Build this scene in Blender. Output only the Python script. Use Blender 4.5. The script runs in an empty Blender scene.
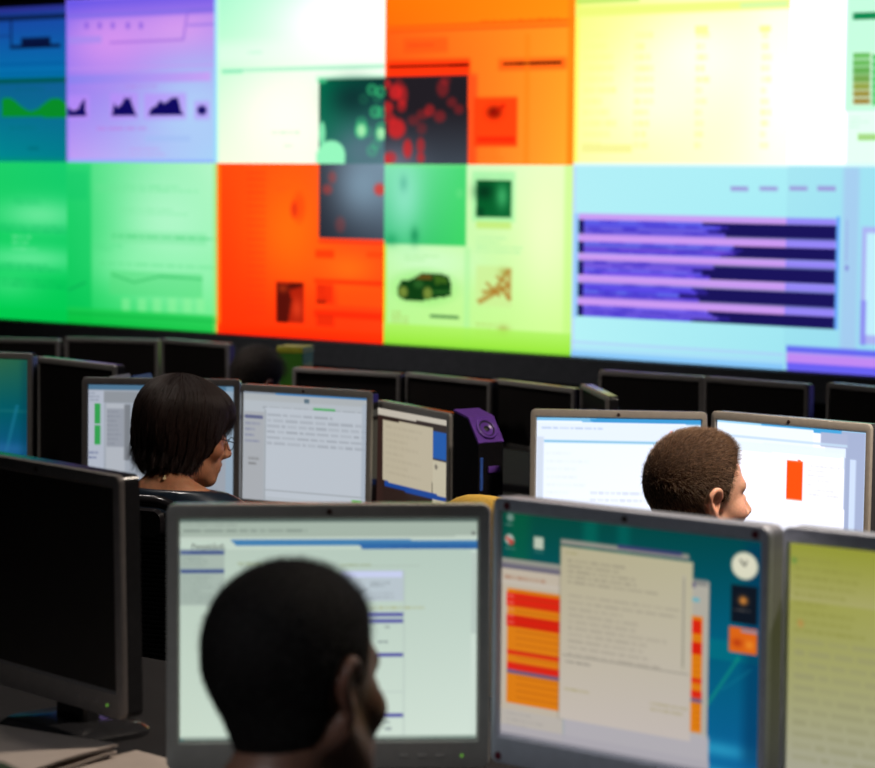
import bpy, bmesh, math, random
import numpy as np
from mathutils import Vector, Matrix, Euler

C = bpy.context.scene.collection
PI = math.pi
R_ = math.radians

# ---------------------------------------------------------------- camera, world, exposure
sc = bpy.context.scene
cam_d = bpy.data.cameras.new('camera')
cam = bpy.data.objects.new('camera', cam_d)
C.objects.link(cam)
cam.location = (0, 0, 1.62)
cam.rotation_euler = (Matrix.Rotation(0.686054, 4, 'Z') @ Matrix.Rotation(PI/2-0.0853058, 4, 'X')
                      @ Matrix.Rotation(0.00791305, 4, 'Z')).to_euler()
cam_d.sensor_width = 36
cam_d.lens = 2500/875*36
cam_d.dof.use_dof = True
cam_d.dof.focus_distance = 5.15
cam_d.dof.aperture_fstop = 5.6
cam_d.clip_end = 60
sc.camera = cam

w = bpy.data.worlds.new('world')
sc.world = w
w.use_nodes = True
w.node_tree.nodes['Background'].inputs[0].default_value = (0.9, 0.95, 1, 1)
w.node_tree.nodes['Background'].inputs[1].default_value = 0.004

sc.view_settings.view_transform = 'Standard'
sc.view_settings.look = 'None'
sc.view_settings.exposure = 0.0
sc.view_settings.gamma = 1.0
sc.view_settings.use_curve_mapping = False
sc.cycles.use_denoising = True
sc.cycles.max_bounces = 5

# room lamp over the crew-cut man, then added fill lamps: (x, y, z, power, size, spread, colour); built further down as ceiling_light things
LAMPS = [(-1.45, 4.45, 3.59, 105, .34, 105, (1, .86, .72)),
         (-4.7, 3.5, 3.59, 11, .34, 110, (1, .92, .84)),
         (-1.4, -.6, 3.59, 66, .34, 110, (.95, .97, 1)),
         (-6.6, 5.7, 3.59, 22, .34, 110, (1, .9, .86)),
         (-9.0, 8.3, 3.59, 16, .34, 110, (.9, .93, 1))]

# ---------------------------------------------------------------- helpers
def srgb(r, g, b):
    f = lambda v: v/12.92 if v <= .04045 else ((v+.055)/1.055)**2.4
    return (f(r/255), f(g/255), f(b/255))

def mat(name, col, rough=.5, noise=0, scale=40, spec=.5, bump=0, bscale=200, metal=0, coat=0, sheen=0):
    m = bpy.data.materials.new(name); m.use_nodes = True
    nt = m.node_tree; p = nt.nodes['Principled BSDF']
    p.inputs['Base Color'].default_value = (*col, 1)
    p.inputs['Roughness'].default_value = rough
    p.inputs['Specular IOR Level'].default_value = spec
    p.inputs['Metallic'].default_value = metal
    p.inputs['Coat Weight'].default_value = coat
    p.inputs['Sheen Weight'].default_value = sheen
    tc = nt.nodes.new('ShaderNodeTexCoord')
    if noise:
        n = nt.nodes.new('ShaderNodeTexNoise'); n.inputs['Scale'].default_value = scale; n.inputs['Detail'].default_value = 4
        nt.links.new(tc.outputs['Object'], n.inputs['Vector'])
        r = nt.nodes.new('ShaderNodeValToRGB')
        r.color_ramp.elements[0].position = .3; r.color_ramp.elements[1].position = .7
        r.color_ramp.elements[0].color = (*[c*(1-noise) for c in col], 1)
        r.color_ramp.elements[1].color = (*[min(1, c*(1+noise)) for c in col], 1)
        nt.links.new(n.outputs['Fac'], r.inputs['Fac']); nt.links.new(r.outputs['Color'], p.inputs['Base Color'])
    if bump:
        n = nt.nodes.new('ShaderNodeTexNoise'); n.inputs['Scale'].default_value = bscale
        nt.links.new(tc.outputs['Object'], n.inputs['Vector'])
        b = nt.nodes.new('ShaderNodeBump'); b.inputs['Strength'].default_value = bump; b.inputs['Distance'].default_value = .002
        nt.links.new(n.outputs['Fac'], b.inputs['Height']); nt.links.new(b.outputs['Normal'], p.inputs['Normal'])
    return m

def screen_mat(name, strength, rough=.35, spec=.3):
    m = bpy.data.materials.new(name); m.use_nodes = True
    nt = m.node_tree; p = nt.nodes['Principled BSDF']
    a = nt.nodes.new('ShaderNodeAttribute'); a.attribute_name = 'picture'
    p.inputs['Base Color'].default_value = (.006, .006, .007, 1)
    p.inputs['Roughness'].default_value = rough
    p.inputs['Specular IOR Level'].default_value = spec
    nt.links.new(a.outputs['Color'], p.inputs['Emission Color'])
    p.inputs['Emission Strength'].default_value = strength
    return m

def emit(name, col, s):
    m = bpy.data.materials.new(name); m.use_nodes = True
    p = m.node_tree.nodes['Principled BSDF']
    p.inputs['Base Color'].default_value = (*[c*.5 for c in col], 1)
    p.inputs['Emission Color'].default_value = (*col, 1); p.inputs['Emission Strength'].default_value = s
    return m

def attr_mat(name, rough=.5, sss=0, spec=.4, bump=0, bscale=300):
    m = mat(name, (.5, .5, .5), rough, spec=spec, bump=bump, bscale=bscale)
    nt = m.node_tree; p = nt.nodes['Principled BSDF']
    a = nt.nodes.new('ShaderNodeAttribute'); a.attribute_name = 'tint'
    nt.links.new(a.outputs['Color'], p.inputs['Base Color'])
    if sss:
        p.inputs['Subsurface Weight'].default_value = sss
        p.inputs['Subsurface Radius'].default_value = (.012, .004, .002)
        p.inputs['Subsurface Scale'].default_value = .6
    return m

class MB:
    def __init__(s): s.v = []; s.f = []
    def add(s, vs, fs, M=None):
        o = len(s.v)
        s.v += [tuple(M @ Vector(p)) if M else tuple(p) for p in vs]
        s.f += [tuple(i+o for i in f) for f in fs]
        return s
    def box(s, x0, y0, z0, x1, y1, z1, b=0, M=None):
        """box with optional chamfered edges"""
        if not b:
            vs = [(x, y, z) for x in (x0, x1) for y in (y0, y1) for z in (z0, z1)]
            return s.add(vs, [(0,1,3,2),(4,6,7,5),(0,4,5,1),(2,3,7,6),(0,2,6,4),(1,5,7,3)], M)
        bm = bmesh.new()
        bmesh.ops.create_cube(bm, size=1)
        for v in bm.verts: v.co = Vector(((x0+x1)/2+v.co.x*(x1-x0), (y0+y1)/2+v.co.y*(y1-y0), (z0+z1)/2+v.co.z*(z1-z0)))
        bmesh.ops.bevel(bm, geom=bm.edges[:], offset=b, segments=2, affect='EDGES', profile=.5)
        bm.verts.index_update()
        vs = [v.co.copy() for v in bm.verts]; fs = [[v.index for v in f.verts] for f in bm.faces]
        bm.free()
        return s.add(vs, fs, M)
    def loft(s, loops, cap0=True, cap1=True, M=None, closed=False):
        n = len(loops[0]); vs = [p for l in loops for p in l]; fs = []
        for a in range(len(loops)-1):
            for i in range(n):
                j = (i+1) % n
                fs.append((a*n+i, a*n+j, (a+1)*n+j, (a+1)*n+i))
        if cap0: fs.append(tuple(range(n))[::-1])
        if cap1: fs.append(tuple((len(loops)-1)*n+i for i in range(n)))
        return s.add(vs, fs, M)
    def tube(s, pts, rad, n=8, M=None):
        pts = [Vector(p) for p in pts]; loops = []
        if not hasattr(rad, '__len__'): rad = [rad]*len(pts)
        up = None
        for i, p in enumerate(pts):
            d = (pts[min(i+1, len(pts)-1)]-pts[max(i-1, 0)]).normalized()
            if up is None:
                up = Vector((0, 0, 1)) if abs(d.z) < .9 else Vector((1, 0, 0))
            u = (up-d*up.dot(d)).normalized(); up = u; v = d.cross(u)
            loops.append([p+(u*math.cos(2*PI*k/n)+v*math.sin(2*PI*k/n))*rad[i] for k in range(n)])
        return s.loft(loops, M=M)
    def lathe(s, prof, n=24, M=None):
        loops = [[(r*math.cos(2*PI*k/n), r*math.sin(2*PI*k/n), z) for k in range(n)] for r, z in prof]
        return s.loft(loops, M=M)
    def build(s, name, m, parent=None, smooth=False, loc=None, rz=0):
        me = bpy.data.meshes.new(name); me.from_pydata(s.v, [], s.f)
        bm = bmesh.new(); bm.from_mesh(me); bmesh.ops.recalc_face_normals(bm, faces=bm.faces[:]); bm.to_mesh(me); bm.free()
        return link(name, me, m, parent, smooth, loc, rz)

def link(name, me, m, parent=None, smooth=False, loc=None, rz=0):
    me.materials.append(m)
    if smooth:
        me.polygons.foreach_set('use_smooth', np.ones(len(me.polygons), dtype=bool))
        if smooth == 'auto':
            try: me.set_sharp_from_angle(angle=R_(38))
            except Exception: pass
    o = bpy.data.objects.new(name, me); C.objects.link(o)
    if parent is not None: o.parent = parent
    if loc is not None: o.location = loc
    o.rotation_euler.z = rz
    return o

def tag(o, label=None, cat=None, group=None, kind=None):
    for k, v in (('label', label), ('category', cat), ('group', group), ('kind', kind)):
        if v: o[k] = v
    return o

def thing(name, label, cat, loc=(0, 0, 0), rz=0, group=None):
    o = bpy.data.objects.new(name, None); C.objects.link(o)
    o.location = loc; o.rotation_euler.z = rz; o.empty_display_size = .1
    return tag(o, label, cat, group)

def rrect(w, h, r, y, seg=4, cz=0, cx=0):
    pts = []
    for sx, sz, a0 in ((1, 1, 0), (-1, 1, 90), (-1, -1, 180), (1, -1, 270)):
        for k in range(seg+1):
            a = R_(a0+90*k/seg)
            pts.append((cx+sx*(w/2-r)+r*math.cos(a), y, cz+sz*(h/2-r)+r*math.sin(a)))
    return pts

# ---------------------------------------------------------------- materials
M = {}
M['bezel'] = mat('bezel_grey_plastic', (.30, .285, .265), .42, .06, 60, bump=.05)
M['bezel_warm'] = mat('bezel_warm_grey_plastic', (.36, .325, .285), .42, .06, 60, bump=.05)
M['bezel_silver'] = mat('bezel_silver_plastic', (.42, .405, .38), .42, .06, 60, bump=.05)
M['bezel_blue'] = mat('bezel_cool_grey_plastic', (.58, .61, .72), .36, .06, 60, bump=.05)
M['bezel_dark'] = mat('bezel_dark_grey_plastic', (.16, .145, .14), .4, .08, 60)
M['housing'] = mat('housing_black_plastic', (.018, .018, .02), .2, .1, 80)
M['side_gloss'] = mat('monitor_shell_glossy_grey', (.05, .048, .052), .2, .05, 60)
M['dark_screen'] = mat('screen_switched_off', (.017, .0145, .0135), .5, .05, 30, spec=.25)
M['side_blue'] = mat('monitor_shell_blue_grey', (.26, .27, .33), .45, .05, 60)
M['violet'] = mat('painted_violet_light', (.17, .065, .42), .3, .1, 60)  # violet light on the black speaker, put into the base colour
M['matte_black'] = mat('matte_black_plastic', (.012, .012, .013), .5, .1, 90)
M['gloss_black'] = mat('gloss_black_plastic', (.012, .011, .013), .18, .1, 90)
M['lit'] = screen_mat('screen_lit', 1.0)
M['wall_lit'] = screen_mat('rear_projection_screen', 1.0, .6, .1)
M['casing'] = mat('cube_casing', (.02, .02, .022), .6, .1, 20)
M['stand_grey'] = mat('stand_painted_steel', (.20, .19, .19), .5, .1, 30, metal=.2)
M['desk'] = mat('desk_laminate', (.016, .0155, .017), .8, .12, 12, bump=.05, spec=.1)
M['desk_dark'] = mat('desk_dark_laminate', (.015, .015, .016), .85, .12, 12, spec=.08)
M['desk_leg'] = mat('desk_leg_steel', (.05, .05, .055), .4, .1, 30, metal=.6)
M['paper'] = mat('paper', (.40, .34, .30), .8, .05, 20)
M['carpet'] = mat('carpet_tile', (.035, .037, .045), .95, .3, 90, bump=.4, bscale=500)
M['wall'] = mat('dark_wall_paint', (.02, .02, .022), .8, .1, 6, bump=.1)
M['ceiling'] = mat('ceiling_panel', (.05, .05, .05), .9, .1, 8)
M['mesh'] = mat('chair_mesh_black', (.014, .015, .017), .6, .2, 300)
M['yellow'] = mat('yellow_upholstery', (.62, .38, .055), .75, .1, 200, bump=.3, bscale=700)
M['green_fabric'] = mat('dark_green_upholstery', (.016, .036, .012), .9, .2, 200, bump=.3, bscale=700)
M['led'] = emit('led_green', (.3, .8, .1), .35)
M['badge'] = mat('badge_brown', (.05, .025, .022), .3, .1, 90)
M['sticker'] = mat('sticker_maroon', (.14, .012, .03), .4, .1, 90)
M['blue_card'] = mat('blue_card', (.05, .14, .55), .4, .1, 60)
M['white_card'] = mat('white_card', (.6, .58, .56), .7, .05, 60)
M['green_card'] = mat('green_card', (.06, .24, .02), .5, .2, 25)
M['yellow_card'] = mat('yellow_card', (.42, .42, .03), .5, .2, 25)
M['gold'] = mat('gold_metal', (.95, .75, .45), .35, .03, 50, metal=.25)
M['lens'] = mat('lens_glass', (.35, .4, .38), .08, .03, 50, coat=.5)
M['ink'] = mat('screen_print', (.03, .035, .03), .5, .05, 30)
M['rubber'] = mat('black_rubber', (.015, .015, .015), .8, .1, 60)
M['steel'] = mat('brushed_steel', (.4, .4, .42), .3, .08, 60, metal=1)

# ---------------------------------------------------------------- the room
X0, X1, Y0, YW, CZ = -15.2, 3.4, -3.2, 11.5, 3.7
FZ = (0.0, -.14, -.24)                      # three floor levels stepping down to the video wall
m = MB()
m.box(X0, Y0, -.5, X1, 3.42, 0); m.box(X0, 3.42, -.5, X1, 5.78, -.14); m.box(X0, 5.78, -.5, X1, YW, -.24)
tag(m.build('floor', M['carpet']), 'dark carpeted floor stepping down towards the video wall', kind='structure')
tag(MB().box(X0, Y0, CZ, X1, YW, CZ+.1).build('ceiling', M['ceiling']), 'dark control room ceiling', kind='structure')
tag(MB().box(X0, YW, -.5, X1, YW+.15, CZ).build('wall_back', M['wall']), 'black wall behind the video wall', kind='structure')
tag(MB().box(X0, Y0-.15, -.5, X1, Y0, CZ).build('wall_front', M['wall']), 'dark wall behind the camera', kind='structure')
tag(MB().box(X0-.15, Y0, -.5, X0, YW, CZ).build('wall_left', M['wall']), 'dark side wall', kind='structure')
tag(MB().box(X1, Y0, -.5, X1+.15, YW, CZ).build('wall_right', M['wall']), 'dark side wall', kind='structure')

lampname = ['recessed round ceiling downlight above the crew-cut man in the second row', 'added fill downlight above the woman with the bob',
            'added fill downlight behind the front desk', 'added fill downlight above the second row of monitors', 'added fill downlight nearest the video wall']
for (x, y, z, pw, sz, spread, col), lb in zip(LAMPS, lampname):
    t = thing('ceiling_light', lb, 'light', (x, y, CZ), 0, 'ceiling downlights')  # fixtures after the first are added for fill light
    MB().lathe([(.17, -.06), (.21, -.06), (.215, -.05), (.215, 0), (.17, 0)], 32).build('trim_ring', M['stand_grey'], t, 'auto')
    MB().lathe([(.0, -.045), (.168, -.045), (.168, -.02), (0, -.02)], 32).build('diffuser', emit('diffuser_glow', col, 3), t)
    ld = bpy.data.lights.new('downlight', 'AREA'); ld.shape = 'DISK'; ld.size = sz; ld.energy = pw; ld.color = col; ld.spread = R_(spread)
    lo = bpy.data.objects.new('downlight', ld); C.objects.link(lo); lo.parent = t; lo.location = (0, 0, -.065)

# ---------------------------------------------------------------- picture canvases (what the screens show)
def homography(src, dst):
    A = []; b = []
    for (x, y), (u, v) in zip(src, dst):
        A += [[x, y, 1, 0, 0, 0, -u*x, -u*y], [0, 0, 0, x, y, 1, -v*x, -v*y]]; b += [u, v]
    h = np.linalg.solve(np.array(A, float), np.array(b, float))
    return np.append(h, 1).reshape(3, 3)

class Canvas:
    """a picture in the screen's own coordinates: u to the right, v downwards.  `quad` are the survey points of the
    screen's corners, so that readings taken there can be given to the drawing calls."""
    def __init__(s, U, V, quad, uv=((0, 0), (1, 0), (1, 1), (0, 1)), base=(0, 0, 0)):
        s.U, s.V = U, V
        s.H = homography(quad, uv)
        s.img = np.zeros(U.shape+(3,)) + np.array(base, float)
        s.du = abs(U[0, 1]-U[0, 0])*.7; s.dv = abs(V[1, 0]-V[0, 0])*.7
        s.rng = np.random.default_rng(int(abs(quad[0][0])*7+11))
    def P(s, x, y):
        q = s.H @ np.array([x, y, 1.]); return q[0]/q[2], q[1]/q[2]
    def B(s, x0, y0, x1, y1):
        xc, yc = (x0+x1)/2, (y0+y1)/2
        return s.P(x0, yc)[0], s.P(xc, y0)[1], s.P(x1, yc)[0], s.P(xc, y1)[1]
    def put(s, mask, col, a=1):
        k = (mask*a)[..., None]
        s.img = s.img*(1-k)+np.array(col, float)*k
    def rmask(s, u0, v0, u1, v1, soft=1):
        du, dv = s.du*soft, s.dv*soft
        f = lambda t: np.clip(t+.5, 0, 1)
        return f((s.U-u0)/du)*f((u1-s.U)/du)*f((s.V-v0)/dv)*f((v1-s.V)/dv)
    def rect(s, x0, y0, x1, y1, col, a=1, soft=1):
        u0, v0, u1, v1 = s.B(x0, y0, x1, y1)
        s.put(s.rmask(u0, v0, u1, v1, soft), col, a)
    def rectuv(s, u0, v0, u1, v1, col, a=1, soft=1):
        s.put(s.rmask(u0, v0, u1, v1, soft), col, a)
    def grad(s, x0, y0, x1, y1, c0, c1, horiz=False, soft=1, a=1):
        u0, v0 = s.P(x0, y0); u1, v1 = s.P(x1, y1)
        t = np.clip((s.U-u0)/(u1-u0) if horiz else (s.V-v0)/(v1-v0), 0, 1)[..., None]
        col = np.array(c0, float)*(1-t)+np.array(c1, float)*t
        k = (s.rmask(u0, v0, u1, v1, soft)*a)[..., None]
        s.img = s.img*(1-k)+col*k
    def quad4(s, x0, y0, x1, y1, tl, tr, bl, br, a=1):
        u0, v0 = s.P(x0, y0); u1, v1 = s.P(x1, y1)
        p = np.clip((s.U-u0)/(u1-u0), 0, 1)[..., None]; q = np.clip((s.V-v0)/(v1-v0), 0, 1)[..., None]
        A = lambda c: np.array(c, float)
        col = (A(tl)*(1-p)+A(tr)*p)*(1-q)+(A(bl)*(1-p)+A(br)*p)*q
        k = (s.rmask(u0, v0, u1, v1)*a)[..., None]
        s.img = s.img*(1-k)+col*k
    def ell(s, x, y, rx, ry, col, a=1, soft=.25, ring=None):
        u, v = s.P(x, y); u1, _ = s.P(x+rx, y); _, v1 = s.P(x, y+ry)
        d = np.sqrt(((s.U-u)/(u1-u))**2+((s.V-v)/(v1-v))**2)
        k = np.clip((1-d)/soft+.5, 0, 1)
        if ring: k = k*np.clip((d-ring)/soft+.5, 0.35, 1)
        s.put(k, col, a)
    def blob(s, x, y, rx, ry, col, a=1):
        u, v = s.P(x, y); u1, _ = s.P(x+rx, y); _, v1 = s.P(x, y+ry)
        s.put(np.exp(-(((s.U-u)/(u1-u))**2+((s.V-v)/(v1-v))**2)), col, a)
    def poly(s, pts, col, a=1):
        q = [s.P(*p) for p in pts]; ins = np.zeros(s.U.shape, bool)
        for (x0, y0), (x1, y1) in zip(q, q[1:]+q[:1]):
            if y0 == y1: continue
            c = ((y0 > s.V) != (y1 > s.V)) & (s.U < (x1-x0)*(s.V-y0)/(y1-y0)+x0)
            ins ^= c
        s.put(ins.astype(float), col, a)
    def line(s, x0, y0, x1, y1, wid, col, a=1):
        (u0, v0), (u1, v1) = s.P(x0, y0), s.P(x1, y1)
        _, vv = s.P(x0, y0+wid); hw = abs(vv-v0)/2
        d = np.array([u1-u0, v1-v0]); L = np.hypot(*d); d = d/L
        t = (s.U-u0)*d[0]+(s.V-v0)*d[1]; n = np.abs(-(s.U-u0)*d[1]+(s.V-v0)*d[0])
        s.put(np.clip((hw-n)/s.dv+.5, 0, 1)*((t > 0) & (t < L)), col, a)
    def text(s, x0, y0, x1, y1, n, col, a=.5, fill=.9, thick=.45):
        """n rows of small illegible print"""
        u0, v0, u1, v1 = s.B(x0, y0, x1, y1); h = (v1-v0)/n
        for i in range(n):
            L = u0+(u1-u0)*s.rng.uniform(.45, 1)*fill
            u = u0
            while u < L:
                wd = (u1-u0)*s.rng.uniform(.04, .16)
                s.put(s.rmask(u, v0+h*(i+.5-thick/2), min(u+wd, L), v0+h*(i+.5+thick/2)), col, a*s.rng.uniform(.5, 1))
                u += wd+(u1-u0)*.02
    def linear(s, gain=1.0):
        x = s.img/255.
        return np.where(x <= .04045, x/12.92, ((np.maximum(x, 0)+.055)/1.055)**2.4)*gain

def grid_uv(nu, nv):
    u = (np.arange(nu)+.5)/nu; v = (np.arange(nv)+.5)/nv
    return np.meshgrid(u, v)

def picture_mesh(name, W, H, lin, m, parent, y=0, cz=0, tilt=None):
    """flat screen W x H standing in the xz plane, facing -y, carrying the picture as a colour attribute"""
    nv, nu = lin.shape[:2]
    x = np.linspace(-W/2, W/2, nu); z = np.linspace(H/2, -H/2, nv)
    X, Z = np.meshgrid(x, z)
    co = np.stack([X, np.full_like(X, y), Z+cz], -1).reshape(-1, 3)
    if tilt is not None:
        c, s_ = math.cos(tilt), math.sin(tilt)
        co = np.stack([co[:, 0], co[:, 1]*c+co[:, 2]*s_, co[:, 2]*c-co[:, 1]*s_], -1)
    i = np.arange(nv*nu).reshape(nv, nu)
    q = np.stack([i[:-1, :-1], i[1:, :-1], i[1:, 1:], i[:-1, 1:]], -1).reshape(-1, 4)
    me = raw_mesh(name, co, q)
    a = me.attributes.new('picture', 'FLOAT_COLOR', 'POINT')
    col = np.ones((nv*nu, 4), np.float32); col[:, :3] = lin.reshape(-1, 3)
    a.data.foreach_set('color', col.ravel())
    return link(name, me, m, parent)

def raw_mesh(name, co, quads):
    me = bpy.data.meshes.new(name)
    me.vertices.add(len(co)); me.vertices.foreach_set('co', np.ascontiguousarray(co, np.float32).ravel())
    me.loops.add(quads.size); me.loops.foreach_set('vertex_index', quads.astype(np.int32).ravel())
    me.polygons.add(len(quads)); me.polygons.foreach_set('loop_start', np.arange(0, quads.size, quads.shape[1], dtype=np.int32))
    me.update(calc_edges=True)
    return me

# ---------------------------------------------------------------- the video wall
CW, CH, WX, WY, WZ = 1.29820, 1.0, -12.9583, 10.5912, .6519
NU, NV = 150, 116
uu = np.concatenate([c+(np.arange(NU)+.5)/NU for c in range(9)])
vv = np.concatenate([r+(np.arange(NV)+.5)/NV for r in range(2)])
U, V = np.meshgrid(uu, vv)
W = Canvas(U, V, [(66.0, -.46), (791.49, -39.93), (783.4, 369.96), (67.53, 322.92)], [(1, 0), (5, 0), (5, 2), (1, 2)])
def cell(c, r, tl, tr, bl, br):
    p = np.clip(W.U-c, 0, 1)[..., None]; q = np.clip(W.V-r, 0, 1)[..., None]
    A = lambda k: np.array(k, float)
    col = (A(tl)*(1-p)+A(tr)*p)*(1-q)+(A(bl)*(1-p)+A(br)*p)*q
    msk = ((W.U >= c) & (W.U < c+1) & (W.V >= r) & (W.V < r+1))[..., None]
    W.img = np.where(msk, col, W.img)
def clip(c, r, fn):
    keep = W.img.copy(); fn()
    msk = ((W.U >= c) & (W.U < c+1) & (W.V >= r) & (W.V < r+1))[..., None]
    W.img = np.where(msk, W.img, keep)
# --- top row
cell(0, 0, (14, 40, 120), (34, 60, 160), (0, 150, 150), (0, 128, 140))
def f():
    W.grad(-70, 20, 67, 78, (25, 70, 165), (0, 120, 178), a=.85)
    W.rect(-70, 0, 67, 8.5, (4, 4, 10)); W.rect(-70, 9, 67, 14, (45, 45, 140), .7)
    W.rect(-70, 17, 67, 22, (8, 25, 60), .8)
    W.rect(-70, 79, 67, 83.5, (0, 85, 80)); W.rect(-70, 64, 67, 66, (0, 80, 150), .6); W.rect(-70, 74, 67, 75.5, (0, 80, 140), .6)
    W.rect(10, 19, 12, 48, (10, 30, 80), .8); W.rect(10, 45, 60, 48.5, (8, 20, 60), .9); W.rect(21, 38, 50, 47, (6, 12, 48), .9)
    W.rect(-70, 37, 10, 39, (20, 50, 120), .7)
    xs = np.linspace(2, 70, 30)
    W.poly([(2, 117)]+[(x, 104-6.5*math.cos((x-7)/48*2*PI)) for x in xs]+[(70, 117)], (8, 140, 40))
    W.text(15, 86, 52, 92, 1, (0, 100, 110), .5); W.text(10, 124, 62, 131, 1, (0, 110, 110), .5); W.text(28, 144, 44, 152, 1, (0, 90, 100), .6)
    W.rect(-70, 157, 67, 163, (0, 150, 100), .4)
clip(0, 0, f)
cell(1, 0, (92, 84, 235), (170, 120, 235), (196, 158, 246), (166, 214, 250))
def f():
    W.blob(110, 40, 60, 40, (222, 150, 240), .85); W.blob(180, 30, 45, 26, (232, 158, 240), .7); W.blob(190, 110, 50, 50, (178, 214, 250), .8)
    W.grad(67, 2, 217, 14, (90, 78, 230), (150, 110, 235), a=.7)
    W.rect(67, 12, 217, 15, (120, 110, 230), .6); W.rect(67, 37, 102, 44, (160, 140, 240), .6)
    W.line(110, 43, 183, 40, 1.6, (150, 100, 215), .8); W.line(183, 40, 187, 14, 2, (140, 100, 220), .7); W.rect(187, 24, 217, 26.5, (130, 105, 225), .6); W.rect(187, 9, 217, 12, (130, 105, 225), .6)
    for x in (87, 100, 113, 128, 141): W.ell(x, 26, 2.2, 3.5, (130, 90, 220), .7, .6)
    W.grad(67, 75.5, 210, 81, (138, 130, 240), (200, 160, 245), True, 1.5, .9); W.rect(67, 66, 217, 68, (200, 150, 240), .6)
    navy = (16, 10, 96)
    for x0, x1, y0 in ((67, 90, 95), (110, 138, 93), (144, 186, 93), (194, 209, 101)): W.rect(x0, y0, x1, 119, (190, 140, 250), .6, 5)
    W.poly([(67, 106), (74, 111), (79, 108), (82, 102), (85, 98), (86.5, 116), (67, 116)], navy)
    W.poly([(112, 115), (114, 103), (118, 107), (122, 103), (125, 97), (128, 99), (130, 97), (133, 107), (137, 116), (112, 116)], navy)
    W.poly([(148, 115), (151, 108), (156, 106), (160, 100), (164, 103), (168, 100), (173, 97), (178, 98), (181, 111), (184, 115), (148, 115.5)], navy)
    W.ell(201.5, 110, 4.5, 4.5, navy, 1, .5)
    W.text(126, 83, 178, 90, 1, (180, 130, 225), .5); W.text(97, 124, 197, 132, 1, (190, 130, 225), .6); W.text(130, 146, 172, 156, 2, (200, 150, 230), .5); W.rect(145, 135, 190, 141, (160, 190, 245), .5)
    W.rect(67, 159, 217, 170, (140, 175, 255), .9); W.rect(213.5, -20, 217, 170, (150, 225, 255), .9); W.rect(60, -20, 68.8, 170, (130, 110, 245), .6)
clip(1, 0, f)
cell(2, 0, (170, 250, 208), (244, 266, 246), (246, 270, 226), (262, 264, 250))
def f():
    W.blob(340, 22, 60, 38, (290, 296, 286), .85); W.blob(285, 115, 50, 48, (272, 268, 250), .9)
    W.rect(217, 40, 388, 62, (256, 276, 256), .35, 12)
    W.line(222, 71, 388, 66, 4, (178, 242, 206), .85); W.rect(222, 69.5, 243, 73.5, (140, 235, 185), .8)
    W.text(248, 49, 278, 56, 1, (190, 250, 215), .7); W.text(272, 128, 304, 136, 1, (200, 235, 205), .8); W.text(284, 142, 296, 148, 1, (200, 235, 205), .8)
    W.rect(212, -20, 219.5, 170, (205, 255, 235), .8)
    W.rect(316, 75, 392, 79, (190, 255, 215), .7, 2)
    W.quad4(319, 79, 392, 170, (0, 112, 76), (8, 42, 44), (34, 110, 92), (104, 138, 150))
    W.blob(352, 98, 22, 18, (14, 40, 44), .7); W.blob(360, 150, 26, 24, (92, 120, 136), .8)
    W.ell(322, 81, 5, 2.5, (90, 220, 150), .7)
    W.ell(331, 153, 13.5, 13, (152, 250, 192), 1, .15); W.rect(316, 152, 344.5, 170, (152, 250, 192), 1); W.ell(322, 133, 3.2, 12, (140, 245, 185), .9, .3)
    gc = (70, 235, 140)
    for x, y, r, a in ((371.5, 89.5, 5, 1), (380, 91.5, 4.8, 1), (363, 99, 4.4, .3), (377, 98, 4, .45), (375, 111.5, 5.4, 1), (381, 112, 5, .7), (361, 122, 5, .7),
                       (361, 128, 6, .9), (360.5, 132, 5.5, 1), (368, 131, 4.5, .4), (381, 128, 5.5, .9), (380, 134, 5.5, 1), (375.5, 144, 4.5, .5), (371.5, 150, 5, .6)):
        W.ell(x, y, r, r*1.08, gc, a*.8, .3, .75)
    for x, y in ((361, 130), (380.5, 133)): W.ell(x, y, 4, 6, (190, 255, 190), .8, .6)
clip(2, 0, f)
cell(3, 0, (292, 122, 6), (292, 146, 14), (285, 80, 26), (285, 172, 44))
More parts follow.
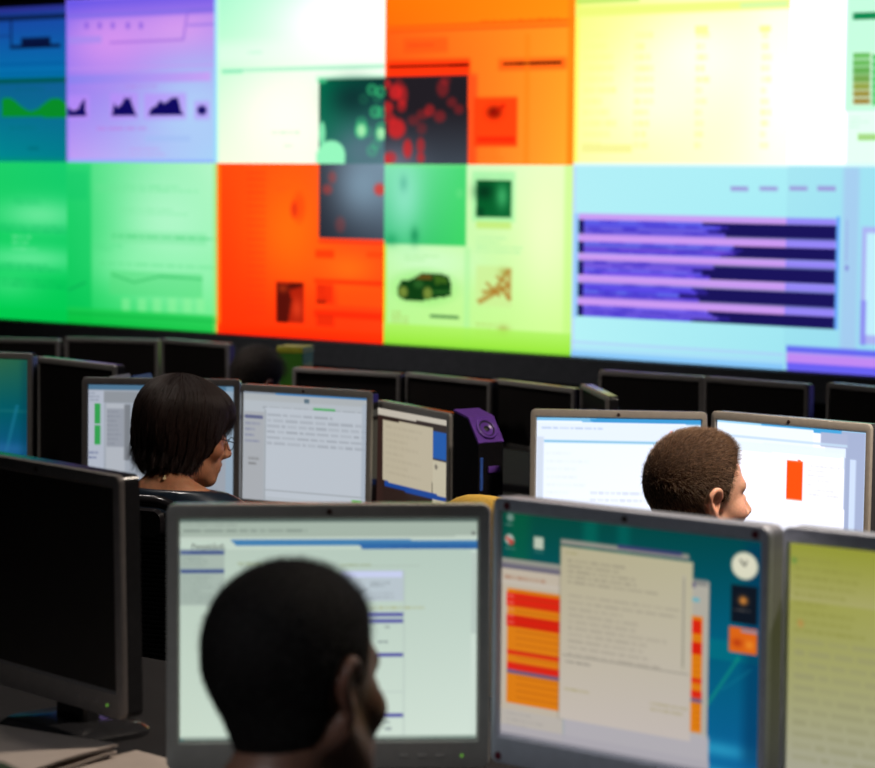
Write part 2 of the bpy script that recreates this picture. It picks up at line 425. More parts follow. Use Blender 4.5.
def f():
    W.quad4(388, 30, 573, 165, (280, 100, 22), (280, 158, 36), (280, 66, 24), (282, 178, 48))
    W.rect(389, 22.5, 573, 25.5, (245, 92, 18), .7); W.rect(389, 27, 573, 30, (250, 84, 16), .7); W.text(480, 18, 573, 22, 1, (235, 90, 10), .6)
    W.rect(404, 38, 448, 53, (262, 80, 20), .5, 4); W.text(408, 42, 445, 48, 1, (235, 60, 20), .5)
    W.rect(388, 60, 470, 78, (285, 52, 12), .9, 5); W.rect(498, 58, 566, 70, (280, 92, 20), .7, 4)
    W.line(389, 67, 469, 65, 2.6, (95, 18, 6), .9); W.line(450, 65.6, 469, 65.1, 2.8, (24, 6, 4)); W.line(503, 64.2, 561, 62, 2.6, (80, 20, 4), .9); W.line(517, 63.6, 561, 62.1, 3, (22, 6, 4))
    W.rect(466, 74, 477, 170, (282, 78, 28), .8, 5); W.rect(524, 34, 529, 165, (285, 130, 20), .5, 3)
    W.rect(474, 97, 517, 146, (285, 62, 14), .9, 3); W.blob(494, 112, 7, 6, (90, 8, 4), .95); W.line(490, 116, 505, 104, 4, (200, 20, 6), .6); W.rect(477, 136, 515, 142, (235, 34, 8), .7, 2); W.text(478, 147, 512, 160, 3, (255, 110, 16), .6)
    W.rect(567, -30, 575, 170, (255, 132, 18), .8)
    W.rect(384, 76, 468, 165, (34, 30, 36)); W.grad(384, 110, 468, 165, (34, 31, 37), (72, 84, 96), a=.8); W.blob(396, 168, 24, 24, (120, 120, 140), .8)
    rc = (232, 38, 40)
    for x, y, rx, ry, a in ((387, 84, 5, 5, .8), (396, 92, 6.5, 8, .95), (403, 95, 5, 11, .7), (388, 107, 6, 6, .85), (402, 106, 5, 6, .6), (397, 128, 9, 10, .95), (390, 118, 6, 6, .7), (399, 82, 4, 4, .4),
                            (430, 110, 5, 6, .6), (423, 114, 6, 5, .4), (414, 120, 6, 5, .35), (443, 88, 6, 9, .45), (452, 102, 5, 5, .4), (459, 109, 5, 5, .4), (440, 116, 6, 6, .45), (446, 80, 5, 5, .3),
                            (408, 148, 4.5, 9.5, .85), (421, 145, 4, 8, .65), (421, 157, 4, 5, .7), (391, 157, 6, 6, .7), (422, 128, 5, 6, .3), (384, 160, 7, 7, .6)):
        W.ell(x, y, rx, ry, rc, a*.85, .5)
clip(3, 0, f)
cell(4, 0, (250, 256, 130), (276, 276, 226), (256, 260, 172), (276, 276, 236))
def f():
    W.blob(700, 60, 60, 45, (285, 285, 252), .9); W.blob(660, 100, 60, 40, (280, 280, 236), .8); W.blob(780, 90, 30, 90, (285, 285, 262), .9)
    W.rect(571, -30, 579, 170, (255, 255, 92), .85, 3); W.rect(575, 3, 790, 13, (240, 252, 120), .8, 3); W.rect(740, 3, 787, 7, (205, 252, 190), .7); W.rect(577, -2, 640, 3, (170, 225, 90), .7)
    for x0, x1 in ((584, 618), (634, 655), (695, 710), (760, 772)): W.text(x0, 30, x1, 150, 11, (250, 250, 150), .6, 1, .6)
    W.rect(695, 26, 708, 34, (250, 250, 150), .8); W.rect(759, 26, 770, 32, (250, 250, 140), .8); W.rect(582, 144, 632, 152, (250, 246, 150), .8)
    W.rect(571, 162.5, 790, 170, (225, 255, 255), .9)
clip(4, 0, f)
cell(5, 0, (290, 300, 290), (280, 300, 285), (312, 312, 312), (312, 312, 308))
def f():
    W.rect(787, -60, 847, 170, (312, 312, 312), .9); W.rect(846.5, -60, 1100, 110, (196, 255, 222), .95, 2); W.rect(846.5, 110, 1100, 170, (225, 262, 240), .9, 2)
    W.rect(853.5, 10, 1000, 18, (0, 132, 74), .95); W.rect(853, 52, 874, 105, (225, 255, 225), .7)
    cols = [(112, 196, 100), (110, 190, 96), (104, 176, 84), (118, 168, 78), (150, 166, 70), (160, 148, 64), (164, 138, 60)]
    for i, c in enumerate(cols):
        W.rect(853.5, 52.6+i*7.5, 870.5, 59+i*7.5, c); W.rect(872.5, 52.6+i*7.5, 1000, 59+i*7.5, (86, 200, 110))
    W.text(850, 115, 874, 128, 3, (190, 245, 210), .6); W.rect(858, 133, 1000, 140, (160, 214, 120), .9)
    W.rect(786, 163, 1100, 175, (215, 250, 255), .9)
clip(5, 0, f)
# --- bottom row
cell(0, 1, (34, 210, 100), (24, 205, 110), (0, 208, 84), (0, 204, 80))
def f():
    W.blob(40, 215, 45, 16, (120, 238, 165), .8); W.blob(30, 258, 55, 12, (110, 238, 160), .8); W.blob(10, 285, 30, 14, (70, 225, 130), .6)
    W.text(14, 198, 60, 206, 2, (0, 180, 90), .5); W.text(0, 224, 67, 233, 2, (10, 175, 95), .5, 1.6); W.text(12, 234, 50, 252, 3, (160, 245, 190), .5)
    W.text(0, 263, 66, 271, 2, (0, 175, 85), .6, 1.6); W.text(0, 278, 66, 288, 2, (0, 170, 80), .6, 1.6); W.rect(-70, 306, 67, 325, (0, 200, 72), .5, 4)
clip(0, 1, f)
cell(1, 1, (60, 220, 120), (186, 248, 204), (10, 205, 86), (110, 240, 140))
def f():
    W.blob(170, 225, 55, 60, (178, 248, 202), .95); W.blob(150, 265, 60, 25, (150, 246, 180), .7)
    W.grad(67, 164, 92, 320, (30, 208, 110), (0, 196, 80), a=.7, soft=4); W.rect(67, 172, 88, 200, (10, 195, 100), .3, 5)
    W.text(96, 185, 192, 193, 2, (110, 226, 150), .6, 1.4); W.text(120, 208, 182, 216, 2, (120, 228, 156), .5, 1.2)
    W.rect(110, 232, 206, 244, (110, 226, 148), .35, 3); W.text(112, 234, 206, 241, 1, (60, 200, 110), .55, 2); W.text(94, 244, 140, 252, 2, (80, 214, 130), .5)
    W.text(100, 262, 204, 268, 1, (90, 216, 132), .5, 2); W.rect(110, 272, 202, 296, (86, 220, 126), .55, 2)
    W.line(112, 274, 134, 282, 2, (40, 180, 90), .6); W.line(134, 282, 160, 276, 2, (40, 180, 90), .6); W.line(160, 276, 202, 279, 2, (40, 180, 90), .6)
    for x in (122, 138, 153, 168, 183, 196): W.rect(x, 298, x+8, 312, (150, 246, 160), .5, 2)
    W.line(68, 290, 86, 282, 2, (10, 160, 80), .6); W.grad(67, 306, 217, 334, (30, 205, 80), (0, 186, 50), a=.75)
    W.rect(213, 160, 217.5, 340, (170, 225, 90), .55); W.line(67, 312, 217, 321, 1.6, (0, 160, 50), .6)
clip(1, 1, f)
cell(2, 1, (288, 74, 14), (290, 96, 26), (285, 50, 6), (288, 60, 14))
def f():
    W.blob(290, 230, 40, 60, (292, 116, 14), .85); W.blob(348, 268, 30, 18, (294, 116, 20), .8)
    W.rect(217, 164, 221, 340, (250, 130, 14), .8)
    for i in range(22): W.rect(247, 172+i*6.6, 266, 174.5+i*6.6, (235, 50, 14), .35)
    W.ell(299, 208, 6, 14, (240, 60, 14), .5, .8); W.ell(294, 210, 3.5, 8, (215, 40, 20), .6, .8); W.text(276, 186, 296, 192, 2, (240, 70, 30), .4)
    W.quad4(319, 160, 386, 240, (58, 62, 72), (126, 150, 170), (40, 44, 54), (66, 78, 92)); W.blob(362, 185, 26, 32, (132, 160, 180), .8)
    for x, y, rx, ry, a in ((332, 178, 4, 6, .35), (327, 190, 5, 5, .45), (379, 190, 5.5, 6, .8), (340, 225, 5, 8, .25)): W.ell(x, y, rx, ry, (225, 60, 50), a, .6)
    W.rect(318, 240.5, 385, 244, (235, 44, 24), .7); W.rect(315, 250, 334, 258, (255, 50, 8), .7, 2); W.rect(366, 252, 383, 258, (260, 60, 10), .5, 2)
    W.rect(276, 281.5, 304, 322, (178, 32, 10), 1); W.poly([(277, 283), (303, 283), (303, 286), (289, 290), (292, 300), (288, 322), (277, 322)], (78, 14, 8), .9); W.blob(297, 308, 5, 10, (236, 66, 30), .8); W.blob(283, 288, 5, 4, (190, 60, 20), .7)
    W.rect(314, 280, 384, 284, (250, 40, 6), .7, 2); W.rect(316, 284, 333, 303, (242, 44, 10), .85, 2); W.rect(316, 300, 326, 303, (110, 14, 6), .8); W.text(316, 284, 333, 300, 3, (200, 24, 6), .5)
    W.rect(338, 286, 383, 306, (290, 92, 14), .5, 2); W.rect(314, 311, 384, 318, (250, 36, 6), .7, 2); W.rect(316, 314, 334, 326, (228, 38, 8), .7, 2)
    W.grad(217, 322, 386, 345, (285, 56, 4), (275, 34, 4), a=.7)
clip(2, 1, f)
cell(3, 1, (194, 250, 190), (238, 256, 200), (184, 250, 140), (208, 255, 140))
def f():
    W.blob(545, 225, 28, 70, (244, 262, 200), .9); W.blob(430, 262, 50, 20, (214, 255, 206), .8)
    W.rect(383, 160, 387, 350, (190, 230, 20), .9, 2); W.rect(563, 160, 573, 360, (190, 250, 120), .5, 3)
    W.quad4(384, 160, 466, 246.5, (138, 232, 186), (74, 220, 120), (54, 186, 120), (62, 216, 102)); W.blob(405, 195, 18, 40, (150, 234, 205), .8)
    W.blob(404, 184, 4, 8, (84, 176, 150), .6); W.blob(415, 236, 4, 8, (24, 140, 86), .8); W.blob(392, 240, 6, 6, (30, 160, 96), .6); W.ell(460, 194, 4, 5, (100, 226, 130), .6)
    W.rect(386, 164, 466, 168, (130, 236, 130), .4)
    W.rect(472, 172, 515, 222, (140, 244, 160), .5, 3); W.rect(476.5, 181, 511, 217.5, (6, 96, 44)); W.blob(484, 192, 9, 8, (4, 50, 26), .9); W.blob(502, 197, 6, 12, (70, 184, 110), .85); W.rect(476, 208, 484, 217, (4, 60, 30), .6, 3)
    W.rect(476, 222, 511, 229, (196, 236, 116), .8, 2); W.text(476, 236, 511, 254, 4, (170, 236, 165), .6, 1.4)
    W.rect(464, 248, 470, 345, (170, 245, 160), .5, 3); W.text(405, 254, 445, 262, 2, (150, 226, 130), .5)
    # car print
    W.ell(425, 287, 31, 17, (150, 235, 120), .6, .6)
    W.poly([(398, 287), (402, 280), (412, 279), (420, 273.5), (440, 273), (449, 276), (452, 286), (451, 296), (436, 298), (420, 301), (402, 299), (398, 295)], (14, 62, 18))
    W.poly([(414, 279), (421, 275), (432, 274.5), (431, 280)], (120, 84, 26), .8); W.poly([(434, 275), (446, 276.5), (448, 283), (436, 284)], (70, 110, 30), .8)
    W.ell(403.5, 291.5, 4.5, 5.5, (130, 150, 60), .9, .5); W.ell(428, 293, 4.5, 6, (130, 150, 60), .9, .5); W.ell(419, 284, 5, 4, (46, 100, 40), .8, .5); W.line(432, 292, 451, 291, 1.6, (60, 130, 50), .8)
    W.rect(476, 266, 512, 306, (208, 240, 150), .7, 3)
    br = (176, 124, 44)
    for a, b, c, d, wd in ((478, 302, 510, 284, 5), (492, 294, 508, 270, 4), (486, 282, 500, 296, 3), (500, 286, 510, 300, 4), (482, 292, 496, 290, 4), (496, 276, 508, 284, 3)): W.line(a, b, c, d, wd, br, .7)
    W.blob(504, 272, 5, 4, (168, 150, 60), .6); W.rect(507, 268, 511, 300, (178, 110, 40), .5)
    W.rect(430, 314.5, 459, 318, (64, 124, 64), .9); W.text(392, 310, 414, 328, 4, (170, 180, 80), .6); W.text(476, 322, 511, 336, 3, (170, 190, 80), .6); W.blob(503, 330, 6, 5, (160, 140, 50), .6)
    W.grad(383, 322, 575, 360, (178, 246, 100), (140, 228, 30), a=.85); W.line(384, 342, 571, 354, 2, (110, 200, 60), .5)
clip(3, 1, f)
cell(4, 1, (178, 240, 248), (172, 240, 248), (182, 244, 248), (160, 230, 242))
def bars(c, r):
    W.rect(571, 165, 790, 167, (240, 245, 255), .8)
    for x0 in (730, 759, 790, 818): W.rect(x0, 187, x0+18, 191.5, (158, 148, 218), .9)
    ys = [(215.5, 221), (234.8, 242.3), (253.6, 261.3), (275.5, 283), (298, 305.3), (316, 317.5)]
    yr = [(217.5, 224.3), (240.3, 248), (261.3, 268.5), (283.7, 292), (307.3, 315.7), (328.3, 329.5)]
    uL, uR = W.P(578.5, 250)[0], W.P(836.3, 250)[0]; um = W.P(706, 260)[0]
    for i in range(5):
        va = W.P(578, ys[i][0])[1]; vb = W.P(578, ys[i][1])[1]; vc = W.P(578, ys[i+1][0])[1]
        va2 = W.P(836, yr[i][0])[1]; vb2 = W.P(836, yr[i][1])[1]; vc2 = W.P(836, yr[i+1][0])[1]
        va, vb, vc = (va+va2)/2, (vb+vb2)/2, (vc+vc2)/2
        W.rectuv(uL, va, uR, vb, (206, 150, 244) if c == 4 else (150, 130, 250), .95, 1.5)
        W.rectuv(uL, vb, uR, vc, (26, 20, 92))
        rg = np.random.default_rng(i+3); cut = um+[.04, .07, .0, -.06, .0][i]
        n = 4
        for k in range(n):
            h = (vc-vb)/n; e = cut+rg.uniform(-.07, .06)
            W.rectuv(uL+.03, vb+h*k, e, vb+h*(k+1), (112+rg.uniform(-22, 16), 96+rg.uniform(-22, 16), 240), .95, 1)
            for _ in range(5):
                x = rg.uniform(uL+.05, e); W.rectuv(x, vb+h*k, x+.06, vb+h*(k+.7), (70, 52, 205), .6)
    W.rectuv(uL-.02, W.P(578, 214)[1], uL, W.P(578, 317)[1], (140, 190, 255), .7); W.rectuv(uR, W.P(836, 217)[1], uR+.015, W.P(836, 329)[1], (90, 150, 255), .8)
def f():
    W.rect(571, 164, 575.5, 360, (196, 214, 255), .8); bars(4, 1)
    W.rect(571, 346, 790, 349, (180, 196, 255), .6); W.rect(571, 352, 790, 372, (168, 210, 252), .5); W.rect(571, 357, 790, 375, (80, 160, 255), .35)
clip(4, 1, f)
cell(5, 1, (168, 232, 244), (150, 222, 244), (156, 226, 240), (150, 210, 244))
def f():
    bars(5, 1)
    W.rect(842, 168, 858, 362, (172, 188, 240), .5, 4); W.rect(846, 220, 848, 262, (150, 160, 225), .6); W.ell(847, 268, 2, 2.5, (130, 130, 215), .9)
    W.rect(861, 230, 1100, 350, (176, 170, 245), .8, 2); W.rect(866, 236, 1100, 341, (196, 244, 255), .95); W.rect(861, 300, 866, 345, (120, 110, 240), .6)
    W.rect(787, 354, 1100, 361, (98, 98, 242), .95); W.rect(787, 361, 1100, 372, (196, 134, 244), .95, 1.5); W.rect(787, 371, 1100, 392, (100, 84, 245), .9)
clip(5, 1, f)
# unseen wall columns past the picture edge, added for violet-blue reflections on glossy edges
for c, (a, b) in ((6, ((190, 150, 250), (150, 200, 250))), (7, ((110, 100, 245), (170, 140, 250))), (8, ((150, 190, 250), (110, 110, 245)))):
    cell(c, 0, a, b, b, a); cell(c, 1, b, (120, 100, 245), (98, 98, 242), a)
    for r in range(2):
        for i in range(5): W.rectuv(c+.08, r+.15+i*.15, c+.5+.08*((i*7+c) % 5), r+.22+i*.15, (40, 30, 120), .8); W.rectuv(c+.08, r+.235+i*.15, c+.92, r+.26+i*.15, (200, 140, 245), .8)
wall_lin = W.linear(1.0)
cube_words = [['dark blue and teal display cube with a green hill-shaped graph', 'lilac display cube with dark navy spike charts', 'almost white display cube at top with green bokeh dots at its corner',
               'orange display cube with red bokeh dots on a black picture', 'glaring pale yellow display cube of faint table columns', 'white display cube with a green and brown grid beside it', 'added unseen violet dashboard cube just past the white one, upper row', 'added unseen blue-violet dashboard cube, upper row, second past the picture edge', 'added unseen pale blue dashboard cube ending the upper row'],
              ['plain green display cube under the dark teal one', 'pale green display cube of faint line graphs, left of the red-orange one', 'red-orange display cube with a small dark portrait print',
               'lime green display cube with a picture of a small car', 'pale cyan display cube with striped violet and navy rows', 'cyan display cube ending in a violet band, right of the navy rows', 'added unseen violet dashboard cube just past the violet-banded cyan one, lower row', 'added unseen blue-violet dashboard cube, lower row, second past the picture edge', 'added unseen pale blue dashboard cube ending the lower row']]
for r in range(2):
    for c in range(9):
        t = thing('video_wall_cube', cube_words[r][c], 'video wall cube', (WX+(c+.5)*CW, WY, WZ+(1-r)*CH), 0, 'video wall cubes')
        picture_mesh('screen', CW, CH, wall_lin[r*NV:(r+1)*NV, c*NU:(c+1)*NU], M['wall_lit'], t, 0, CH/2)
        mb = MB()
        mb.loft([rrect(CW-.001, CH-.001, .002, .004, 1, CH/2), rrect(CW-.001, CH-.001, .002, .18, 1, CH/2), rrect(CW*.86, CH*.84, .02, .5, 1, CH/2), rrect(CW*.86, CH*.84, .02, .62, 1, CH/2)])
        mb.build('casing', M['casing'], t)
t = thing('video_wall_stand', 'dark grey steel stand carrying the video wall on square posts', 'stand', (WX+4.5*CW, WY, FZ[2]))
MB().box(-4.5*CW, .03, WZ-FZ[2]-.05, 4.5*CW, .60, WZ-FZ[2]-.002, .004).build('shelf', M['stand_grey'], t)
MB().box(-4.5*CW, -.02, WZ-FZ[2]-.15, 4.5*CW, .02, WZ-FZ[2]-.006, .004).build('front_rail', M['stand_grey'], t)
for c in range(10):
    x = (c-4.5)*CW; x = max(-4.5*CW+.05, min(4.5*CW-.05, x))
    MB().box(x-.05, .03, 0, x+.05, .13, WZ-FZ[2]-.05, .006).build('post', M['stand_grey'], t)

# ---------------------------------------------------------------- monitors
def make_monitor(label, pos, psi, tilt, desk_z, canvas=None, W=.408, H=.306, side=.0185, top=.021, bot=.040, bez='bezel', group=None, badge=True,
                 led=False, shell='housing', stickers=(), nm='computer_monitor'):
    """pos: centre of the screen; psi: heading; the root stands at the foot on the desk"""
    a = R_(psi); back = .055
    t = thing(nm, label, 'monitor', (pos[0]-math.sin(a)*back, pos[1]+math.cos(a)*back, desk_z), a, group)
    zc = pos[2]-desk_z
    T = Matrix.Translation((0, -back, zc)) @ Matrix.Rotation(-tilt, 4, 'X')
    ow, oh, oz = W+2*side, H+top+bot, (top-bot)/2
    lp = lambda ins, y, r: rrect(ow-2*ins, oh-2*ins, r, y, 4, oz)
    inn = lambda ins, y: rrect(W+2*ins, H+2*ins, .0015, y, 4, 0)
    mb = MB(); mb.loft([lp(0, .0105, .012), lp(0, .004, .012), lp(.001, .0012, .011), lp(.0032, 0, .009), inn(.0035, 0), inn(.0005, .005), inn(-.001, .007)], False, False, T)
    mb.build('bezel', M[bez], t, 'auto')
    mb = MB(); mb.loft([lp(.0006, .0107, .012), lp(.001, .038, .012), lp(.028, .044, .02), lp(.06, .066, .03), lp(.07, .07, .03)], True, True, T)
    mb.build('housing', M[shell], t, 'auto')
    if canvas is None:
        MB().add([(-W/2, .006, -H/2), (W/2, .006, -H/2), (W/2, .006, H/2), (-W/2, .006, H/2)], [(0, 1, 2, 3)], T).build('screen', M['dark_screen'], t)
    else:
        s = picture_mesh('screen', W, H, canvas, M['lit'], t, .0055, 0, -tilt*-1)
        s.location = (0, -back, zc)
    # stand: neck with a front cover, foot
    nz = zc-oh*.15
    MB().box(-.04, .0, .012, .04, .035, nz, .008).build('stand_neck', M[shell], t)
    MB().loft([rrect(.22, .18, .05, 0, 5), rrect(.22, .18, .05, .008, 5), rrect(.20, .16, .045, .016, 5), rrect(.10, .06, .02, .020, 5)], True, True,
              Matrix.Translation((0, .01, 0)) @ Matrix.Rotation(PI/2, 4, 'X') @ Matrix.Scale(1, 4)).build('stand_foot', M[shell], t, 'auto')
    if badge:
        MB().lathe([(0, .0), (.0042, .0), (.0042, .0012), (.0034, .0018), (0, .0018)], 16, T @ Matrix.Translation((0, 0, H/2+top*.5)) @ Matrix.Rotation(PI/2, 4, 'X')).build('badge', M['badge'], t)
    for k, sx in enumerate((-.1, -.075, -.05)):
        if bot > .03 and W > .39: MB().box(W/2+sx-.006, -.0018, -H/2-bot*.62, W/2+sx+.006, .001, -H/2-bot*.62+.005, .001, T).build('button', M[bez], t)
    if led:
        MB().lathe([(0, 0), (.0022, 0), (.0022, .0012), (0, .0014)], 10, T @ Matrix.Translation((W/2-.02, 0, -H/2-bot*.55)) @ Matrix.Rotation(PI/2, 4, 'X')).build('power_light', M['led'], t)
    for sx, sz in stickers:
        MB().lathe([(0, 0), (.0055, 0), (.0055, .0008), (0, .001)], 14, T @ Matrix.Translation((sx, 0, sz)) @ Matrix.Rotation(PI/2, 4, 'X')).build('corner_sticker', M['sticker'], t)
    return t, T

def canv(nu, nv, quad, base):
    U, V = grid_uv(nu, nv); return Canvas(U, V, quad, base=base)

DF, DM, DB = .74, FZ[1]+.74, FZ[2]+.74

# front row --------------------------------------------------------------
K = canv(240, 180, [(179.9, 519.6), (477.6, 519.0), (476.3, 739.6), (179.8, 742.1)], (206, 224, 210))
K.quad4(179, 519, 477, 742, (186, 204, 190), (182, 204, 192), (208, 226, 210), (218, 234, 222))
K.rect(179, 517, 478, 523, (92, 108, 102)); K.rect(179, 523, 478, 537, (170, 186, 173)); K.text(184, 529, 310, 534, 1, (110, 122, 116), .8, 1)
K.rect(179, 536.5, 478, 541, (200, 215, 202)); K.rect(179, 537, 455, 537.8, (140, 155, 145), .6); K.text(184, 524.5, 260, 527.5, 1, (120, 130, 125), .5)
K.rect(179, 541, 478, 550, (200, 218, 204)); K.poly([(231, 540.7), (478, 540.7), (478, 546.5), (237, 546.5)], (70, 132, 182)); K.poly([(358, 543.5), (478, 543.5), (478, 549.5), (362, 549.5)], (52, 110, 172)); K.text(390, 546, 474, 549, 1, (30, 70, 140), .6, 1.5)
K.rect(180, 550, 225, 606, (172, 188, 178)); K.rect(181, 551.3, 224.5, 555.5, (68, 88, 140)); K.rect(181, 570, 224.5, 574, (68, 88, 140)); K.text(183, 557, 222, 568, 4, (130, 146, 140), .7); K.text(183, 576, 222, 604, 8, (140, 156, 148), .6)
K.text(182, 552.3, 200, 554.6, 1, (200, 210, 225), .6)
K.text(238, 562, 300, 567, 1, (150, 160, 110), .7); K.text(340, 564, 368, 568, 1, (150, 160, 110), .8, 1.3); K.rect(240, 566.5, 420, 567.5, (176, 192, 180), .7)
K.rect(340, 571, 404, 602, (190, 202, 212), .9); K.rect(342, 572, 402, 578, (206, 214, 246)); K.text(370, 582, 400, 588, 2, (110, 120, 125), .6); K.text(370, 592, 400, 600, 2, (150, 160, 165), .5)
K.text(350, 606, 402, 611, 1, (176, 176, 120), .8, 1.5)
for y in (613.5, 619.8, 653.8, 714): K.rect(330, y, 403.3, y+3.6, (82, 82, 164))
K.rect(403.6, 571, 404.6, 736, (176, 192, 186), .8); K.text(385, 625, 394, 630, 1, (90, 100, 110), .7); K.text(378, 640, 392, 645, 1, (90, 100, 110), .7); K.rect(340, 692, 403, 693, (180, 195, 190), .7); K.text(384, 719, 396, 732, 2, (100, 110, 120), .7)
K.rect(470.5, 551, 476.5, 737, (212, 228, 216), .9); K.rect(471, 553, 476.5, 634, (184, 200, 192), .8); K.ell(473, 534, 2, 2, (90, 90, 90), .7)
K.rect(179, 736, 478, 739, (160, 176, 165)); K.text(420, 735.6, 474, 738.6, 1, (110, 140, 130), .7, 1.5); K.rect(179, 739.2, 478, 746, (18, 24, 24)); K.rect(180, 739.5, 184, 744, (40, 110, 110), .8); K.text(186, 740, 240, 743, 1, (70, 90, 90), .6)
f1, T1 = make_monitor('grey monitor with a pale green web form, half hidden by the dark-haired man in front', (-2.263, 2.533, .989), 43.4, .04, DF, K.linear(.93), bez='bezel_silver', led=True, group='front row monitors')

K = canv(230, 172, [(504.8, 513.2), (762.5, 537), (757.5, 777), (501, 738)], (0, 110, 130))
K.quad4(500, 510, 762, 640, (4, 74, 56), (0, 72, 78), (0, 90, 106), (0, 96, 130)); K.quad4(500, 628, 766, 790, (0, 90, 106), (0, 96, 130), (10, 130, 176), (10, 96, 160))
K.rect(512, 510, 532, 570, (0, 110, 60), .35, 14); K.rect(586, 510, 600, 560, (0, 128, 108), .4, 10); K.rect(620, 520, 632, 560, (0, 120, 108), .4, 10)
K.blob(720, 745, 40, 8, (50, 170, 210), .7); K.blob(715, 770, 40, 8, (60, 180, 214), .7); K.rect(745, 540, 766, 760, (0, 52, 92), .55, 14)
K.line(740, 652, 706, 704, 2.5, (20, 160, 130), .6); K.line(722, 686, 752, 664, 1.5, (20, 130, 150), .5)
K.ell(513, 519, 3.4, 4, (140, 160, 150), .8, .6); K.text(508, 525, 520, 528, 1, (160, 180, 170), .6); K.ell(512, 541, 4.5, 5.2, (190, 200, 190), .9, .4); K.ell(513.5, 543.5, 2.8, 3, (190, 60, 50), .9, .5); K.ell(510, 540, 2, 2, (210, 70, 60), .8, .5); K.text(508, 549, 520, 552, 1, (160, 180, 170), .6)
K.rect(536.5, 538, 546, 550, (200, 208, 188), .95, 2); K.text(537, 552, 547, 555, 1, (160, 180, 170), .6)
K.rect(501, 563, 566, 746, (196, 184, 166)); K.rect(501, 562.5, 566, 567, (150, 150, 140)); K.rect(501, 567, 566, 572.5, (112, 108, 122)); K.text(507, 577, 556, 585, 1, (170, 120, 96), .6, 1.2); K.rect(501, 584, 566, 588, (200, 190, 176))
def rows(x0, x1, off):
    Y = lambda y: y+off
    K.rect(x0, Y(589.5), x1, Y(706), (226, 128, 18))
    for a, b, c in ((594, 607.5, (226, 36, 16)), (616, 628, (220, 30, 12)), (652, 656.5, (222, 50, 20)), (664.5, 671.5, (226, 36, 20)), (671.8, 676, (112, 92, 130))): K.rect(x0, Y(a), x1, Y(b), c)
    for i in range(17): K.rect(x0+9, Y(591.8+i*6.7), x1-2, Y(593.4+i*6.7), (150, 70, 12), .28)
rows(508.5, 563, 3)
for i in range(5): K.rect(509, 596+i*6.6, 516, 599.5+i*6.6, (240, 150, 140), .4)
K.rect(501, 715, 566, 745, (186, 182, 180), .6); K.text(506, 716, 556, 734, 3, (165, 160, 156), .5)
K.rect(687, 577, 709, 772, (180, 176, 164)); K.rect(688, 576, 709, 582, (140, 140, 136)); K.rect(690, 579, 697, 584, (70, 64, 120), .8); K.rect(690, 594, 701, 598, (90, 180, 200), .8)
rows(687, 703, 22.5); K.rect(687, 730, 709, 772, (186, 182, 186), .7)
K.rect(565, 725, 709, 775, (182, 178, 184)); K.rect(561, 540, 566, 720, (90, 90, 80), .4, 3)
K.quad4(563.5, 546, 691, 738, (186, 178, 146), (190, 184, 152), (202, 192, 182), (200, 190, 184)); K.rect(563.5, 545.5, 691, 550.5, (150, 148, 138)); K.rect(620, 546.5, 684, 550.5, (56, 58, 110), .9); K.text(568, 552, 594, 556, 1, (150, 144, 90), .6)
K.text(570, 563, 672, 590, 5, (130, 122, 110), .45, 1.1); K.text(570, 598, 676, 664, 10, (140, 132, 120), .35, 1.1); K.rect(683, 572, 687, 668, (186, 180, 160), .9); K.rect(684.6, 575, 685.6, 664, (130, 125, 115), .7)
K.rect(564, 663, 690, 664.2, (120, 116, 108), .6); K.text(567, 661, 585, 665, 1, (90, 88, 84), .6, 1.5); K.text(566, 688, 592, 694, 1, (170, 160, 110), .7, 1.4); K.text(652, 700, 680, 712, 2, (166, 156, 110), .6, 1.4)
K.rect(501, 754.5, 770, 820, (28, 32, 44)); K.rect(501, 742, 710, 754.5, (176, 172, 180), .8); K.text(506, 752, 690, 756, 1, (90, 100, 110), .7, 1.4)
K.ell(745.5, 561.5, 13, 13.5, (216, 216, 190), 1, .12); K.ell(745.5, 561.5, 11, 11.5, (228, 226, 202), .8, .2); K.line(745.5, 562, 741, 555, 1.4, (60, 60, 56)); K.line(745.5, 562, 748, 556, 1.2, (60, 60, 56))
K.rect(732, 581, 758, 619, (14, 22, 34)); K.blob(744, 596, 4, 4, (240, 150, 60), .95); K.text(735, 604, 755, 608, 1, (130, 120, 110), .7, 1.4)
K.rect(730, 623, 757.5, 648, (226, 104, 22)); K.blob(738, 638, 5, 4, (170, 40, 14), .7); K.blob(750, 640, 4, 4, (250, 160, 50), .7); K.rect(742, 625, 758, 628, (120, 150, 190), .8)
f2, T2 = make_monitor('cool grey monitor with teal desktop, orange table rows and a clock gadget', (-1.859, 2.658, 1.005), 0, 0, DF, K.linear(.92), W=.411, H=.306, side=.0135, bez='bezel_blue', shell='side_blue', group='front row monitors',
                      stickers=((-.194, .163), (.2, .163), (-.205, -.182)), badge=True)

K = canv(150, 112, [(781, 543.7), (1090, 576.7), (1082, 830.0), (778.6, 777.6)], (186, 184, 160))
K.quad4(770, 535, 1095, 840, (172, 174, 60), (176, 180, 84), (186, 184, 168), (190, 188, 176)); K.grad(770, 545, 1095, 640, (160, 166, 60), (190, 186, 128), a=.7)
K.text(786, 560, 860, 640, 9, (150, 150, 70), .45, 1); K.text(786, 650, 1000, 780, 11, (160, 158, 120), .5, 1); K.ell(793, 625, 3, 4, (210, 150, 80), .6, .6); K.ell(786, 562, 3, 3, (90, 150, 70), .6, .6)
make_monitor('grey monitor with a yellowish blank document, cut by the picture edge', (-1.462, 2.755, .993), 1.8, 0, DF, K.linear(.78), side=.0115, bez='bezel_blue', shell='side_blue', group='front row monitors')
make_monitor('switched-off grey monitor turned sideways beside the mesh-backed chair', (-2.895, 2.566, .994), -8.9, -.015, DF, None, bez='bezel_dark', shell='housing', led=True, group='front row monitors')

